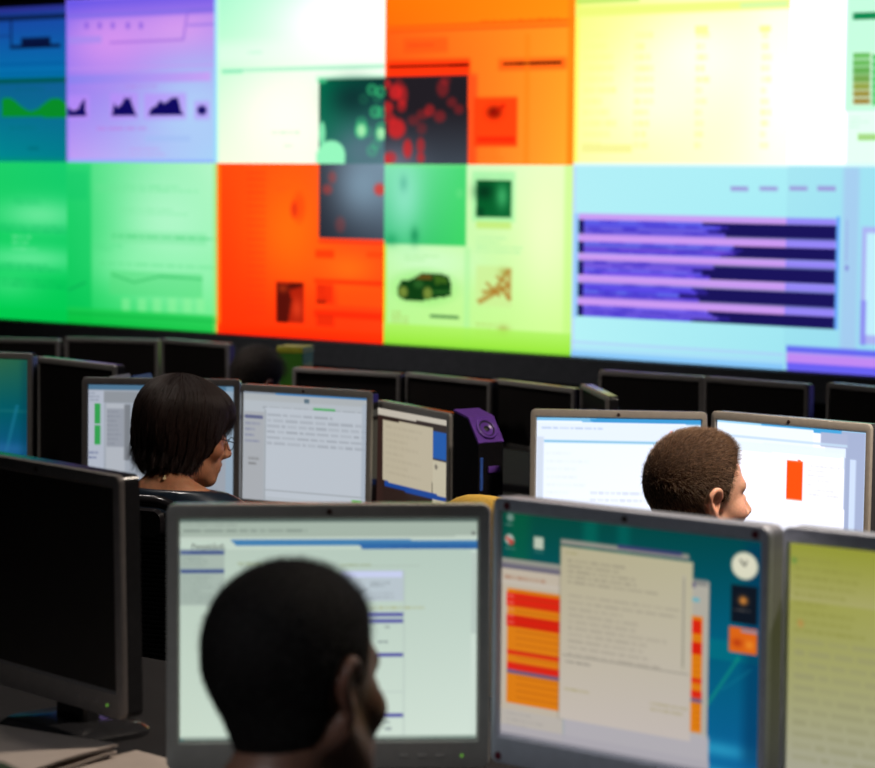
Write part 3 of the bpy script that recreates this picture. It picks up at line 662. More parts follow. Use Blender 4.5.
# second row ---------------------------------------------------------------
g2 = 'second row monitors'
K = canv(100, 76, [(-91.6, 355.7), (26.3, 360.1), (25.9, 461.4), (-91.6, 455.2)], (15, 110, 120))
K.quad4(-92, 355, 27, 410, (90, 130, 70), (40, 110, 84), (10, 118, 120), (0, 96, 112)); K.quad4(-92, 408, 27, 463, (10, 118, 120), (0, 96, 112), (40, 110, 170), (16, 90, 150))
K.line(16, 405, 4, 455, 3, (30, 130, 160), .6); K.blob(5, 448, 40, 6, (50, 120, 180), .6); K.rect(20, 360, 27, 462, (0, 60, 80), .35, 8)
make_monitor('grey monitor with a teal and blue desktop at the picture edge', (-5.899, 4.947, .888), 19.5, .02, DM, K.linear(.75), group=g2, badge=False)
make_monitor('switched-off grey monitor beside the teal desktop one', (-5.72, 5.222, .854), -9.3, 0, DM, None, group=g2, shell='side_gloss', badge=False)

K = canv(130, 98, [(88.1, 384.6), (233.2, 386.8), (232.4, 496.7), (87.6, 494.1)], (176, 184, 196))
K.rect(88, 384, 234, 391, (86, 128, 160)); K.rect(88, 391, 104, 498, (196, 204, 220)); K.text(89, 392, 102, 402, 3, (120, 130, 150), .6); K.rect(94.5, 404, 100.5, 424, (58, 176, 88)); K.rect(94.5, 425.5, 100.5, 444.5, (58, 176, 88))
K.rect(104, 393, 234, 404, (158, 164, 172)); K.rect(106, 404, 125, 498, (196, 202, 212)); K.rect(107, 409, 124, 447, (166, 172, 184)); K.text(107, 410, 124, 446, 8, (136, 142, 156), .5); K.rect(124, 405, 130, 460, (120, 124, 130), .7); K.rect(131, 404, 234, 498, (172, 180, 192))
K.text(89, 450, 103, 460, 2, (80, 90, 140), .6); K.rect(225, 388, 234, 498, (160, 190, 214), .6); K.text(190, 470, 222, 492, 4, (150, 156, 164), .6)
m2, _ = make_monitor('grey monitor showing a panelled window behind the woman with the bob', (-4.98, 4.866, .864), 35, .04, DM, K.linear(.78), group=g2, bez='bezel_dark', shell='side_gloss')

K = canv(120, 92, [(242.6, 391.3), (365.6, 398.7), (363.8, 509.1), (241.3, 498.6)], (196, 204, 212))
K.rect(242, 389, 275, 398, (150, 162, 176)); K.poly([(275, 392.3), (366, 397.8), (366, 402.5), (275, 397)], (80, 140, 196)); K.rect(242, 397.5, 366, 404, (188, 194, 198)); K.rect(312, 409, 334, 413, (90, 190, 110)); K.text(262, 409, 362, 413, 1, (150, 156, 164), .6, 2)
K.rect(243, 412, 263, 500, (184, 188, 194)); K.rect(244, 415.5, 262, 419, (108, 114, 150)); K.text(244, 421, 262, 444, 4, (130, 136, 170), .7); K.text(248, 456, 262, 466, 2, (110, 110, 110), .8); K.rect(264, 411, 360, 500, (204, 212, 222)); K.text(266, 415, 356, 449, 6, (150, 156, 166), .5, 1.4)
K.rect(263.5, 410, 264.5, 500, (140, 146, 150), .7); K.rect(264, 493, 362, 494, (150, 156, 160), .6); K.rect(360, 405, 365, 500, (178, 190, 206), .7); K.rect(350, 500, 360, 508, (120, 200, 110)); K.rect(303, 400, 308, 404, (60, 90, 110), .7)
make_monitor('grey monitor with a pale list window, right of the woman with the bob', (-4.70, 5.146, .838), 9.7, .02, DM, K.linear(.82), group=g2)

K = canv(100, 76, [(374.8, 407.5), (445.9, 420.9), (444.9, 535.6), (374.1, 516.4)], (46, 32, 28))
K.poly([(374, 407), (447, 420), (447, 427), (374, 415)], (196, 188, 174)); K.rect(430, 427, 447, 437, (50, 40, 36))
K.poly([(381.5, 420), (431, 428.5), (430, 494), (381, 480)], (190, 180, 156)); K.text(384, 428, 428, 480, 8, (170, 160, 138), .4); K.rect(431, 433, 447, 460, (28, 88, 168)); K.rect(430.5, 462, 447, 506, (196, 188, 164)); K.ell(434, 467, 1.5, 2.5, (90, 84, 76), .7)
K.poly([(383, 480.5), (447, 498), (447, 503), (383, 486)], (26, 70, 150)); K.rect(374, 415, 381, 530, (52, 34, 30))
make_monitor('grey monitor with a beige window on dark brown, beside the black tower speaker', (-4.338, 5.179, .807), -21.8, 0, DM, K.linear(.95), group=g2, badge=False)

K = canv(140, 104, [(536.8, 417.4), (700.8, 420.5), (698.7, 543.2), (535.1, 539.2)], (240, 246, 262))
K.quad4(535, 417, 701, 540, (232, 242, 262), (238, 246, 264), (240, 246, 264), (246, 250, 266))
K.poly([(537, 417), (701, 420), (701, 426), (537, 421)], (120, 184, 224)); K.poly([(590, 419), (701, 421), (701, 425.5), (590, 422.5)], (60, 150, 208)); K.rect(537, 424.5, 701, 443, (226, 236, 252)); K.text(542, 427, 612, 431, 1, (160, 180, 210), .6, 1.4)
K.rect(544, 442, 701, 444.2, (110, 180, 214), .9); K.rect(537, 437, 543.5, 540, (206, 216, 232)); K.text(546, 450, 588, 520, 9, (225, 232, 244), .6, 1.2); K.text(590, 490, 650, 504, 2, (190, 196, 206), .5, 1.4); K.ell(671, 433, 1.5, 1.5, (255, 120, 90), .8, .5)
make_monitor('warm grey monitor glowing white behind the crew-cut man', (-3.576, 5.08, .853), 33, .04, DM, K.linear(1.12), side=.016, bez='bezel_warm', shell='side_gloss', group=g2)

K = canv(140, 104, [(716.1, 420.0), (864.6, 433.1), (860.8, 567.6), (713.1, 548.5)], (250, 250, 264))
K.poly([(716, 420), (865, 433), (865, 439), (716, 425)], (150, 206, 238)); K.poly([(760, 424), (840, 431), (840, 436), (760, 429)], (70, 160, 214)); K.rect(838, 433, 865, 560, (160, 172, 204)); K.rect(822, 447, 842, 560, (222, 232, 248)); K.rect(716, 426.5, 812, 446, (234, 242, 256)); K.rect(819, 434, 846, 448, (166, 176, 206))
K.rect(716, 440, 846, 442, (190, 214, 236), .9); K.poly([(716, 443), (842, 454), (842, 560), (716, 548)], (252, 252, 264)); K.poly([(716, 440), (844, 450), (844, 459), (716, 449)], (226, 238, 252), .9); K.rect(847, 460, 853, 560, (206, 222, 246), .9); K.rect(862, 434, 866, 560, (196, 216, 244), .9)
K.rect(785, 461.5, 801.3, 500, (250, 80, 14)); K.poly([(795, 462), (800, 462), (797.5, 459.5)], (250, 90, 40)); K.text(806, 465, 832, 498, 7, (214, 214, 226), .7, 1.3)
make_monitor('warm grey monitor with one orange-red block on white, right of the crew-cut man', (-3.011, 4.957, .884), -2.3, .01, DM, K.linear(1.15), side=.016, bez='bezel_warm', shell='side_gloss', group=g2)

# back row: switched off -------------------------------------------------------
g3 = 'switched-off monitors in front of the video wall'
BK = [('switched-off monitor under the plain green cube at the picture edge', (-8.392, 7.295, .697), 25.7, {}),
      ('switched-off monitor behind the tilted blue file box', (-8.056, 7.571, .699), 24.5, {}),
      ('switched-off monitor left of the crouched person near the video wall', (-7.633, 7.659, .704), -4.1, {}),
      ('switched-off low monitor right of the crouched person, above the pale list window', (-5.667, 6.421, .82), 8.0, dict(H=.19, top=.018, bot=.02)),
      ('switched-off low monitor above the beige window monitor and black tower speaker', (-5.272, 6.485, .817), -10.4, dict(H=.19, top=.018, bot=.02)),
      ('switched-off low monitor between the black tower speaker and the white screen', (-4.929, 6.506, .813), -15.1, dict(H=.19, top=.018, bot=.02)),
      ('switched-off low monitor turned edge-on with a violet sheen on its end', (-4.455, 6.19, .842), -44, dict(H=.19, top=.018, bot=.02)),
      ('switched-off monitor under the cyan cube, above the white screen', (-5.084, 7.413, .725), 2.2, {}),
      ('switched-off monitor above the crew-cut man', (-4.631, 7.395, .728), -3.4, {}),
      ('switched-off monitor above the orange-red block screen, at the picture edge', (-4.13, 7.34, .738), -14, {})]
for lb, p, psi, kw in BK:
    make_monitor(lb, p, psi, 0, DB, None, bez='bezel', shell='side_gloss', group=g3, badge=False, nm='computer_monitor', **kw)

# screen lettering on the web form
fc = bpy.data.curves.new('lettering', 'FONT'); fc.body = 'PeopleSoft.'; fc.size = .0105; fc.extrude = .0001
fo = bpy.data.objects.new('lettering_curve', fc); C.objects.link(fo)
dg = bpy.context.evaluated_depsgraph_get()
me = bpy.data.meshes.new_from_object(fo.evaluated_get(dg)); bpy.data.objects.remove(fo)
lt = link('lettering', me, M['ink'], f1)
lt.matrix_local = T1 @ Matrix.Translation((-.1885, .0045, .112)) @ Matrix.Rotation(PI/2, 4, 'X')

# ---------------------------------------------------------------- desks
def desk(label, x0, x1, y0, y1, fz, m, n=3, modesty=True):
    cx, cy = (x0+x1)/2, (y0+y1)/2
    t = thing('control_desk', label, 'desk', (cx, cy, fz), 0)
    a, b = x0-cx, y0-cy
    MB().box(a, b, .705, -a, -b, .74, .006).build('worktop', M[m], t)
    for i in range(n):
        x = a+.06+(i/(n-1))*(-2*a-.12)
        MB().box(x-.02, b+.12, 0, x+.02, -b-.06, .705, .004).build('leg', M['desk_leg'], t)
    MB().box(a+.09, -b-.10, .25, -a-.09, -b-.08, .68, .003).build('modesty_panel', M['desk_dark'], t)
    MB().box(a+.2, -b-.22, .62, -a-.2, -b-.14, .66, .003).build('cable_tray', M['desk_leg'], t)
    return t
desk('long grey desk under the front row of monitors', -4.6, -.6, 2.22, 3.12, FZ[0], 'desk')
desk('long grey desk under the second row of monitors', -6.7, -2.1, 4.5, 5.55, FZ[1], 'desk', 3)
desk('dark desk under the low switched-off monitors', -5.84, -4.15, 5.9, 6.88, FZ[2], 'desk_dark')
desk('dark desk in front of the video wall', -9.2, -3.4, 7.06, 8.0, FZ[2], 'desk_dark', 5)

# ---------------------------------------------------------------- implicit surfaces for people and soft shapes
class SDF:
    def __init__(s): s.p = []
    def _add(s, fn, lo, hi, k, op): s.p.append((fn, np.array(lo), np.array(hi), k, op)); return s
    def ell(s, c, r, k=.02, op='u', X=None):
        c = np.array(c, float); r = np.array(r, float)
        Rm, o = X if X else (np.eye(3), np.zeros(3)); ri = np.sqrt(((Rm*r)**2).sum(1)); cw = Rm @ c+o
        def fn(P):
            q = (P-o) @ Rm-c
            a = np.sqrt(((q/r)**2).sum(-1)); b = np.sqrt(((q/r**2)**2).sum(-1))+1e-9
            return a*(a-1)/b
        return s._add(fn, cw-ri, cw+ri, k, op)
    def cap(s, a, b, ra, rb=None, k=.02, op='u', X=None):
        rb = ra if rb is None else rb
        Rm, o = X if X else (np.eye(3), np.zeros(3)); a = Rm @ np.array(a, float)+o; b = Rm @ np.array(b, float)+o
        d = b-a; L = max(d @ d, 1e-12); m = max(ra, rb)
        def fn(P):
            q = P-a; t = np.clip(q @ d/L, 0, 1)
            return np.sqrt(((q-t[..., None]*d)**2).sum(-1))-(ra+(rb-ra)*t)
        return s._add(fn, np.minimum(a, b)-m, np.maximum(a, b)+m, k, op)
    def fun(s, f, lo, hi, k=.005, op='c', X=None):
        Rm, o = X if X else (np.eye(3), np.zeros(3))
        return s._add(lambda P: f((P-o) @ Rm), lo, hi, k, op)
    @staticmethod
    def mix(D, d, k, op):
        if op == 'u':
            h = np.maximum(k-np.abs(D-d), 0)/k; return np.minimum(D, d)-h*h*k*.25
        if op == 's': d = -d
        h = np.maximum(k-np.abs(D-d), 0)/k; return np.maximum(D, d)+h*h*k*.25
    def at(s, P):
        D = np.full(P.shape[:-1], 1.)
        for fn, lo, hi, k, op in s.p: D = s.mix(D, fn(P), k, op)
        return D
    def mesh(s, xs, ys, zs, post=None):
        D = np.full((len(xs), len(ys), len(zs)), 1.)
        for fn, lo, hi, k, op in s.p:
            m = k+.02; sl = []
            for ax, l, h in zip((xs, ys, zs), lo, hi):
                if op == 'c': sl.append(slice(0, len(ax)))
                else: sl.append(slice(max(np.searchsorted(ax, l-m)-1, 0), np.searchsorted(ax, h+m)+1))
            sl = tuple(sl)
            g = np.stack(np.meshgrid(xs[sl[0]], ys[sl[1]], zs[sl[2]], indexing='ij'), -1)
            if g.size: D[sl] = s.mix(D[sl], fn(g), k, op)
        if post is not None: D = post(D, xs, ys, zs)
        return nets(D, xs, ys, zs)

def nets(D, xs, ys, zs):
    ax = (xs, ys, zs); n = np.array(D.shape)-1
    S = D < 0; cells = []; pos = []; quads = []
    flat = lambda c: (c[:, 0]*n[1]+c[:, 1])*n[2]+c[:, 2]
    for a in range(3):
        s0 = [slice(None)]*3; s1 = [slice(None)]*3; s0[a] = slice(0, -1); s1[a] = slice(1, None)
        A, B = S[tuple(s0)], S[tuple(s1)]
        idx = np.argwhere(A != B)
        if not len(idx): continue
        d0 = D[tuple(s0)][tuple(idx.T)]; d1 = D[tuple(s1)][tuple(idx.T)]; t = d0/(d0-d1)
        p = np.stack([ax[k][idx[:, k]] for k in range(3)], -1).astype(float)
        p[:, a] += t*(ax[a][idx[:, a]+1]-ax[a][idx[:, a]])
        b, c = (a+1) % 3, (a+2) % 3; q = []
        ok = (idx[:, b] > 0) & (idx[:, c] > 0) & (idx[:, b] < n[b]) & (idx[:, c] < n[c])
        idx, p, d0 = idx[ok], p[ok], d0[ok]
        for ob, oc in ((-1, -1), (0, -1), (0, 0), (-1, 0)):
            e = idx.copy(); e[:, b] += ob; e[:, c] += oc
            f = flat(e); q.append(f); cells.append(f); pos.append(p)
        q = np.stack(q, -1); fl = d0 > 0; q[fl] = q[fl][:, ::-1]; quads.append(q)
    cells = np.concatenate(cells); pos = np.concatenate(pos); quads = np.concatenate(quads)
    u, inv = np.unique(cells, return_inverse=True)
    cnt = np.bincount(inv, minlength=len(u))[:, None]
    co = np.stack([np.bincount(inv, pos[:, k], len(u)) for k in range(3)], -1)/cnt
    return co, np.searchsorted(u, quads)

def axis(*segs):
    """segs: (start, end, step) ... joined"""
    out = [np.arange(a, b, s) for a, b, s in segs]; return np.concatenate(out+[[segs[-1][1]]])

def rotX(yaw, pitch, roll=0):
    """head pose: x forward, y left, z up; pitch > 0 looks down"""
    return np.array(Matrix.Rotation(yaw, 3, 'Z') @ Matrix.Rotation(pitch, 3, 'Y') @ Matrix.Rotation(roll, 3, 'X'))

def head_prims(F, X, fem=False):
    s = .96 if fem else 1.0
    F.ell((-.014, 0, .045), (.096, .076*s, .084), .02, X=X)
    F.ell((.028, 0, .04), (.064, .064, .07), .03, X=X)
    F.ell((.04, 0, -.025), (.052, .057*s, .07), .03, X=X)
    for y in (-1, 1):
        F.cap((.0, y*.054*s, -.04), (.072, y*.018, -.094), .018, .014, .025, X=X)
        F.cap((.078, y*.043, .030), (.0885, y*.012, .029), .008 if fem else .009, None, .018, X=X)
        F.ell((.066, y*.044, -.022), (.022, .02, .022), .02, X=X)
    F.ell((.083, 0, -.094), (.017, .02, .016), .02, X=X)
    F.ell((.035, 0, -.07), (.05, .042, .034), .03, X=X)
    for y in (-1, 1):
        F.ell((.104, y*.033, .002), (.02, .019, .014), .014, 's', X=X)
        F.ell((.080, y*.032, .001), (.0145, .0155, .0135), .006, X=X)
        F.cap((.096, y*.021, -.001), (.094, y*.041, -.001), .0034, None, .003, 's', X=X)
    F.cap((.094, 0, .012), (.117 if fem else .119, 0, -.028), .0075, .0105, .014, X=X)
    for y in (-1, 1):
        F.ell((.106, y*.0115, -.033), (.011, .0085, .0085), .008, X=X)
        F.ell((.112, y*.007, -.041), (.006, .0035, .005), .003, 's', X=X)
    F.ell((.088, 0, -.06), (.015, .03, .024), .015, X=X)
    F.cap((.092, -.017, -.060), (.1025, 0, -.0565), .0048, .0058, .006, X=X); F.cap((.092, .017, -.060), (.1025, 0, -.0565), .0048, .0058, .006, X=X)
    F.cap((.091, -.014, -.0685), (.0995, 0, -.069), .005, .0065, .006, X=X); F.cap((.091, .014, -.0685), (.0995, 0, -.069), .005, .0065, .006, X=X)
    F.cap((.108, -.012, -.0628), (.108, .012, -.0628), .0062, None, .002, 's', X=X) if False else None
    for y in (-1, 1):                     # ears: rim, bowl, lobe
        e = [(-.002, .070, -.022), (-.012, .078, -.008), (-.022, .084, .008), (-.021, .087, .022), (-.010, .086, .032), (.004, .081, .029), (.009, .075, .015)]
        e = [(x, yy*y*s, z) for x, yy, z in e]
        E_ = [np.array(q) for q in e]; E_ = [E_[0]]+E_+[E_[-1]]; e = []
        for i in range(1, len(E_)-2):                          # smooth the rim through its points
            for t in (0, .25, .5, .75):
                a_, b_, c_, d_ = E_[i-1:i+3]
                e.append(.5*((2*b_)+(c_-a_)*t+(2*a_-5*b_+4*c_-d_)*t*t+(3*b_-a_-3*c_+d_)*t**3))
        e.append(E_[-1])
        for p, q in zip(e, e[1:]): F.cap(p, q, .0046, None, .003, X=X)
        F.ell((-.004, y*.072*s, -.024), (.008, .006, .010), .006, X=X)
        F.ell((-.007, y*.074*s, .006), (.016, .006, .026), .006, X=X)
        F.ell((.000, y*.084*s, .001), (.009, .009, .012), .004, 's', X=X)
    return F

def strands(name, P, parent, m, r0, r1):
    """P: n x k x 3 points"""
    n, k = P.shape[:2]
    hc = bpy.data.hair_curves.new(name); hc.add_curves([k]*n)
    hc.attributes['position'].data.foreach_set('vector', P.astype(np.float32).ravel())
    a = hc.attributes.get('radius') or hc.attributes.new('radius', 'FLOAT', 'POINT')
    a.data.foreach_set('value', np.tile(np.linspace(r0, r1, k), n).astype(np.float32))
    hc.materials.append(m)
    o = bpy.data.objects.new(name, hc); C.objects.link(o); o.parent = parent; o['kind'] = 'stuff'
    return o

def hair_mat(name, c0, c1, rough=.45):
    m = mat(name, c0, rough)
    nt = m.node_tree; p = nt.nodes['Principled BSDF']
    h = nt.nodes.new('ShaderNodeHairInfo'); r = nt.nodes.new('ShaderNodeMix'); r.data_type = 'RGBA'
    r.inputs['A'].default_value = (*c0, 1); r.inputs['B'].default_value = (*c1, 1)
    nt.links.new(h.outputs['Random'], r.inputs['Factor']); nt.links.new(r.outputs['Result'], p.inputs['Base Color'])
    return m

def tri_sample(co, q, n, rng, wt=None):
    v = co[q]; ar = np.linalg.norm(np.cross(v[:, 2]-v[:, 0], v[:, 3]-v[:, 1]), axis=1)
    if wt is not None: ar = ar*wt
    f = rng.choice(len(q), n, p=ar/ar.sum()); s, t = rng.random(n)[:, None], rng.random(n)[:, None]
    return (v[f, 0]*(1-s)+v[f, 1]*s)*(1-t)+(v[f, 3]*(1-s)+v[f, 2]*s)*t

def grad_of(F, P, e=.0015):
    g = np.stack([F.at(P+np.eye(3)[k]*e)-F.at(P-np.eye(3)[k]*e) for k in range(3)], -1)
    return g/(np.linalg.norm(g, axis=-1, keepdims=True)+1e-9)

def hairline(x, z):
    """> 0 in front of the hair's edge on a short cut"""
    zz = np.array([-.09, -.06, -.035, -.012, .01, .035, .058, .08, .10, .14]); xx = np.array([-.05, -.036, -.022, -.012, .029, .035, .044, .056, .072, .2])
    return x-np.interp(z, zz, xx)

def make_person(name, label, head_w, yaw, seat_z, floor_z, head_off, hyaw, hpitch, hroll, skin, hair, cloth, pants, fem=False, fine=.0032, strand_n=14000, strand_len=.010, hair_c=None, desk_z=.74, neck_r=.052):
    """head_w: world position of the point between the ears; yaw: heading of the trunk (x forward)"""
    hz = head_w[2]-seat_z; az = desk_z-seat_z+.024
    ho = np.array([head_off, 0, hz]); Rm = rotX(hyaw, hpitch, hroll); X = (Rm, ho)
    root = np.array(head_w)-np.array([math.cos(yaw)*head_off, math.sin(yaw)*head_off, hz])
    lean = head_off-.05; sz = hz-.70      # trunk leans and stretches to meet the head
    T = lambda x, y, z: (x+lean*z/.6, y, z*(1+sz/.7))
    wd = .9 if fem else 1.0
    body = SDF()
    def trunk(F, g=0, skinny=True):
        F.ell(T(0, 0, .10), (.12+g, .17*(1.02 if fem else 1)+g, .10+g), .05)
        F.ell(T(.0, 0, .25), (.10+g, .135*wd+g, .15+g), .06)
        F.ell(T(-.01, 0, .41), (.105+g, .155*wd+g, .15+g), .06)
        F.cap(T(-.01, -.155*wd, .50), T(-.01, .155*wd, .50), .055+g, None, .05)
        for y in (-1, 1): F.cap(T(-.02, y*.03, .575), T(-.01, y*.14*wd, .52), .042+g, .05+g, .04)
    def arms(F, g=0, fore=True):
        for y in (-1, 1):
            a, b, c = T(-.01, y*.185*wd, .50), T(.08, y*.225*wd, .25), (.31+lean*.35, y*.13, az+.012)
            F.cap(a, b, .050*wd+g, .040*wd+g, .03); F.cap(b, c, .040*wd+g, (.029 if not g else .036)*wd+g, .02)
    trunk(body); arms(body)
    neck0 = T(-.015, 0, .55); neck1 = tuple(Rm @ np.array([-.022, 0, -.055])+ho)
    body.cap(neck0, neck1, neck_r*1.08, neck_r*.98, .03)
    head_prims(body, X, fem)
    for y in (-1, 1):                     # hands resting flat-curled on the desk
        wx, wy, wz = .31+lean*.35, y*.13, az+.006
        body.ell((wx+.055, wy-.01*y, wz-.004), (.05, .040*wd, .016), .012)
        for i, (L, dy) in enumerate(((.066, .030), (.076, .010), (.070, -.011), (.054, -.030))):
            p0 = np.array([wx+.095, wy-.01*y+dy*y, wz-.002]); p1 = p0+np.array([L*.5, dy*.12*y, .006]); p2 = p1+np.array([L*.32, 0, -.011]); p3 = p2+np.array([L*.2, 0, -.012])
            for u, v, r in ((p0, p1, .0088), (p1, p2, .0078), (p2, p3, .0070)): body.cap(u, v, r*wd, r*.94*wd, .003)
        q0 = np.array([wx+.03, wy-.035*y, wz-.004]); q1 = q0+np.array([.035, -.022*y, -.004]); q2 = q1+np.array([.03, -.008*y, -.006])
        body.cap(q0, q1, .0105*wd, .009*wd, .008); body.cap(q1, q2, .009*wd, .0078*wd, .003)
    hx, hy, hh = ho
    lo = hx-.13; hi = hx+.15
    xs = axis((-.24, lo, .014), (lo, hi, fine), (hi, max(.3, hi+.02), .014), (max(.3, hi+.02), .60, .005)); ys = axis((-.32, -.19, .010), (-.19, -.11, .005), (-.11, .11, fine), (.11, .19, .005), (.19, .32, .010))
    zs = axis((-.04, az-.03, .014), (az-.03, az+.04, .005), (az+.04, hh-.15, .014), (hh-.15, hh+.16, fine))
    co, q = body.mesh(xs, ys, zs)
    me = raw_mesh('person', co, q)
    loc = (co-ho) @ Rm
    tint = np.tile(np.array(skin), (len(co), 1)); rr = np.random.default_rng(5)
    dist = lambda p, s: np.exp(-(((loc*[1, 1, 1]-p)/s)**2).sum(-1))[:, None]
    for y in (-1, 1):
        tint = tint*(1-.45*dist(np.array([.066, y*.045, -.022]), .022)*np.array([0, .5, .5]))
        tint = tint*(1-.35*dist(np.array([-.01, y*.08, .01]), .03)*np.array([0, .5, .6]))
        k = np.clip(1.4*np.exp(-((loc[:, 0]-.09)/.012)**2-((loc[:, 1]-y*.03)/.022)**2-((loc[:, 2]-.030-.003*np.abs(loc[:, 1]-y*.03)/.02)/.0042)**2), 0, 1)[:, None]
        tint = tint*(1-k)+np.array(hair)*.8*k
    k = np.clip(1.6*np.exp(-((loc[:, 0]-.1)/.014)**2-((loc[:, 1])/.02)**2-((loc[:, 2]+.0635)/.0085)**2), 0, 1)[:, None]
    tint = tint*(1-k)+np.array(skin)*np.array([.85, .48, .45])*k
    tint *= (1+.05*rr.standard_normal(len(co)))[:, None]
    a = me.attributes.new('tint', 'FLOAT_COLOR', 'POINT'); a.data.foreach_set('color', np.c_[tint, np.ones(len(co))].astype(np.float32).ravel())
    p = link(name, me, attr_mat(name+'_skin', .45, .25, .4, .12, 900), None, True)
    p.location = root; p.rotation_euler.z = yaw
    tag(p, label, 'person')
    # eyes
    for y in (-1, 1):
        bm = bmesh.new(); bmesh.ops.create_uvsphere(bm, u_segments=20, v_segments=14, radius=.0125)
        em = bpy.data.meshes.new('eye'); bm.to_mesh(em); bm.free()
        ev = np.array([v.co[:] for v in em.vertices]); f = ev[:, 0]/.0125
        col = np.where((f > .975)[:, None], (.005, .005, .005), np.where((f > .88)[:, None], (.06, .035, .02), (.6, .57, .54)))
        a = em.attributes.new('tint', 'FLOAT_COLOR', 'POINT'); a.data.foreach_set('color', np.c_[col, np.ones(len(ev))].astype(np.float32).ravel())
        eo = link('eye', em, attr_mat(name+'_eye', .08, 0, .5), p, True)
        eo.matrix_local = Matrix.Translation(Vector(ho)+Vector(Rm @ np.array([.0815, y*.032, -.0005]))) @ Matrix(Rm.tolist()).to_4x4()
    # shirt, trousers, shoes
    S = SDF(); trunk(S, .012); arms(S, .011)
    nk = np.array(neck1)
    S.cap(neck0, tuple(np.array(neck0)+(nk-np.array(neck0))*.35), neck_r*1.08+.010, neck_r*1.02+.010, .02)
    d = (nk-np.array(neck0)); d = d/np.linalg.norm(d); cutp = np.array(neck0)+d*(.038 if fem else .045)
    tl = np.array([.06 if fem else .35, 0, 1.]); tl = tl/np.linalg.norm(tl)
    S.fun(lambda P: (P-cutp) @ tl, (-1,)*3, (1,)*3, .004, 'c')
    S.fun(lambda P: P[..., 0]-(.30+lean*.35)-0*P[..., 1], (-1,)*3, (1,)*3, .004, 'c')
    S.fun(lambda P: .06-P[..., 2]-.0*P[..., 0], (-1,)*3, (1,)*3, .01, 'c')
    def folds(D, xs, ys, zs):
        g = np.stack(np.meshgrid(xs, ys, zs, indexing='ij'), -1)
        return D+.0035*np.sin(g[..., 2]*70+9*np.sin(g[..., 1]*14)+g[..., 0]*30)*np.clip((.5-g[..., 2])*6, 0, 1)
    sx, sy, szz = axis((-.26, .40, .009)), axis((-.33, .33, .009)), axis((.0, .5, .012), (.5, hh+.02, .006))
    co2, q2 = S.mesh(sx, sy, szz, folds)
    link('shirt', raw_mesh('shirt', co2, q2), cloth, p, True)
    Tn = SDF(); fl = floor_z-seat_z
    Tn.ell((0, 0, .08), (.135, .18, .095), .05)
    for y in (-1, 1):
        Tn.cap((.04, y*.09, .075), (.40, y*.12, .07), .082, .062, .03); Tn.cap((.40, y*.12, .06), (.43, y*.12, fl+.09), .062, .048, .03)
    Tn.fun(lambda P: P[..., 2]-.16, (-1,)*3, (1,)*3, .01, 'c')
    co2, q2 = Tn.mesh(axis((-.18, .53, .014)), axis((-.22, .22, .014)), axis((fl+.03, .2, .014)))
    link('trousers', raw_mesh('trousers', co2, q2), pants, p, True)
    for y in (-1, 1):
        Sh = SDF(); Sh.ell((.40, y*.12, fl+.045), (.06, .043, .045), .02); Sh.ell((.49, y*.125, fl+.032), (.105, .046, .034), .03)
        Sh.fun(lambda P: fl+.002-P[..., 2], (-1,)*3, (1,)*3, .004, 'c')
        co2, q2 = Sh.mesh(axis((.31, .62, .009)), axis((y*.12-.07, y*.12+.07, .009)), axis((fl-.02, fl+.12, .009)))
        link('shoe', raw_mesh('shoe', co2, q2), M['rubber'], p, True)
    # hair
    rng = np.random.default_rng(7)
    Hs = SDF()
    if not fem:
        g = .0045
        Hs.ell((-.014, 0, .045), (.096+g, .076+g, .084+g), .02); Hs.ell((.028, 0, .04), (.064+g, .064+g, .07+g), .03); Hs.ell((.000, 0, .077), (.086, .070, .063), .03)
        Hs.ell((-.030, 0, -.032), (.051, .053, .056), .03)
        Hs.fun(lambda P: hairline(P[..., 0], P[..., 2])*.8, (-1,)*3, (1,)*3, .006, 'c')
        Hs.fun(lambda P: -.062-P[..., 2], (-1,)*3, (1,)*3, .012, 'c')
        def post(D, xs, ys, zs):
            G = np.stack(np.meshgrid(xs, ys, zs, indexing='ij'), -1)
            return D+.0004*np.sin(G[..., 0]*420+3*np.sin(G[..., 2]*160))*np.sin(G[..., 1]*380+2*np.sin(G[..., 0]*140))
        for y in (-1, 1): Hs.ell((-.006, y*.078, .004), (.021, .03, .034), .004, 's')
        co2, q2 = Hs.mesh(axis((-.135, .12, .0032)), axis((-.1, .1, .0032)), axis((-.09, .145, .0032)), post)
    else:
        Hs.ell((-.014, 0, .044), (.112, .091, .093), .02); Hs.ell((.055, 0, .066), (.054, .066, .044), .03)
        for y in (-1, 1):
            Hs.ell((-.012, y*.066, .003), (.080, .030, .090), .03)
        Hs.ell((-.062, 0, -.010), (.050, .078, .088), .03)
        Hs.ell((-.02, 0, -.075), (.065, .05, .055), .02, 's')
        def face(P): return np.maximum(-(P[..., 0]-.60*P[..., 2]-.064)/1.17, np.maximum(P[..., 2]-.030-.18*(P[..., 1]/.06)**2*.05, -P[..., 2]-.3))
        Hs.fun(face, (-1,)*3, (1,)*3, .012, 'cs')
        def post(D, xs, ys, zs):
            G = np.stack(np.meshgrid(xs, ys, zs, indexing='ij'), -1); an = np.arctan2(G[..., 1], G[..., 0]+.01)
            low = np.clip((.05-G[..., 2])/.1, 0, 1)
            return D+(.0014+.0030*low)*np.sin(an*27+1.5*np.sin(G[..., 2]*50))+(.001+.0015*low)*np.sin(an*61+G[..., 2]*30)
        Hs.p[-1] = (lambda P, f=face: -f(P), np.full(3, -1.), np.full(3, 1.), .012, 'c')
        co2, q2 = Hs.mesh(axis((-.14, .135, .0034)), axis((-.115, .115, .0034)), axis((-.125, .165, .0034)), post)
    hm = raw_mesh('hair', co2, q2)
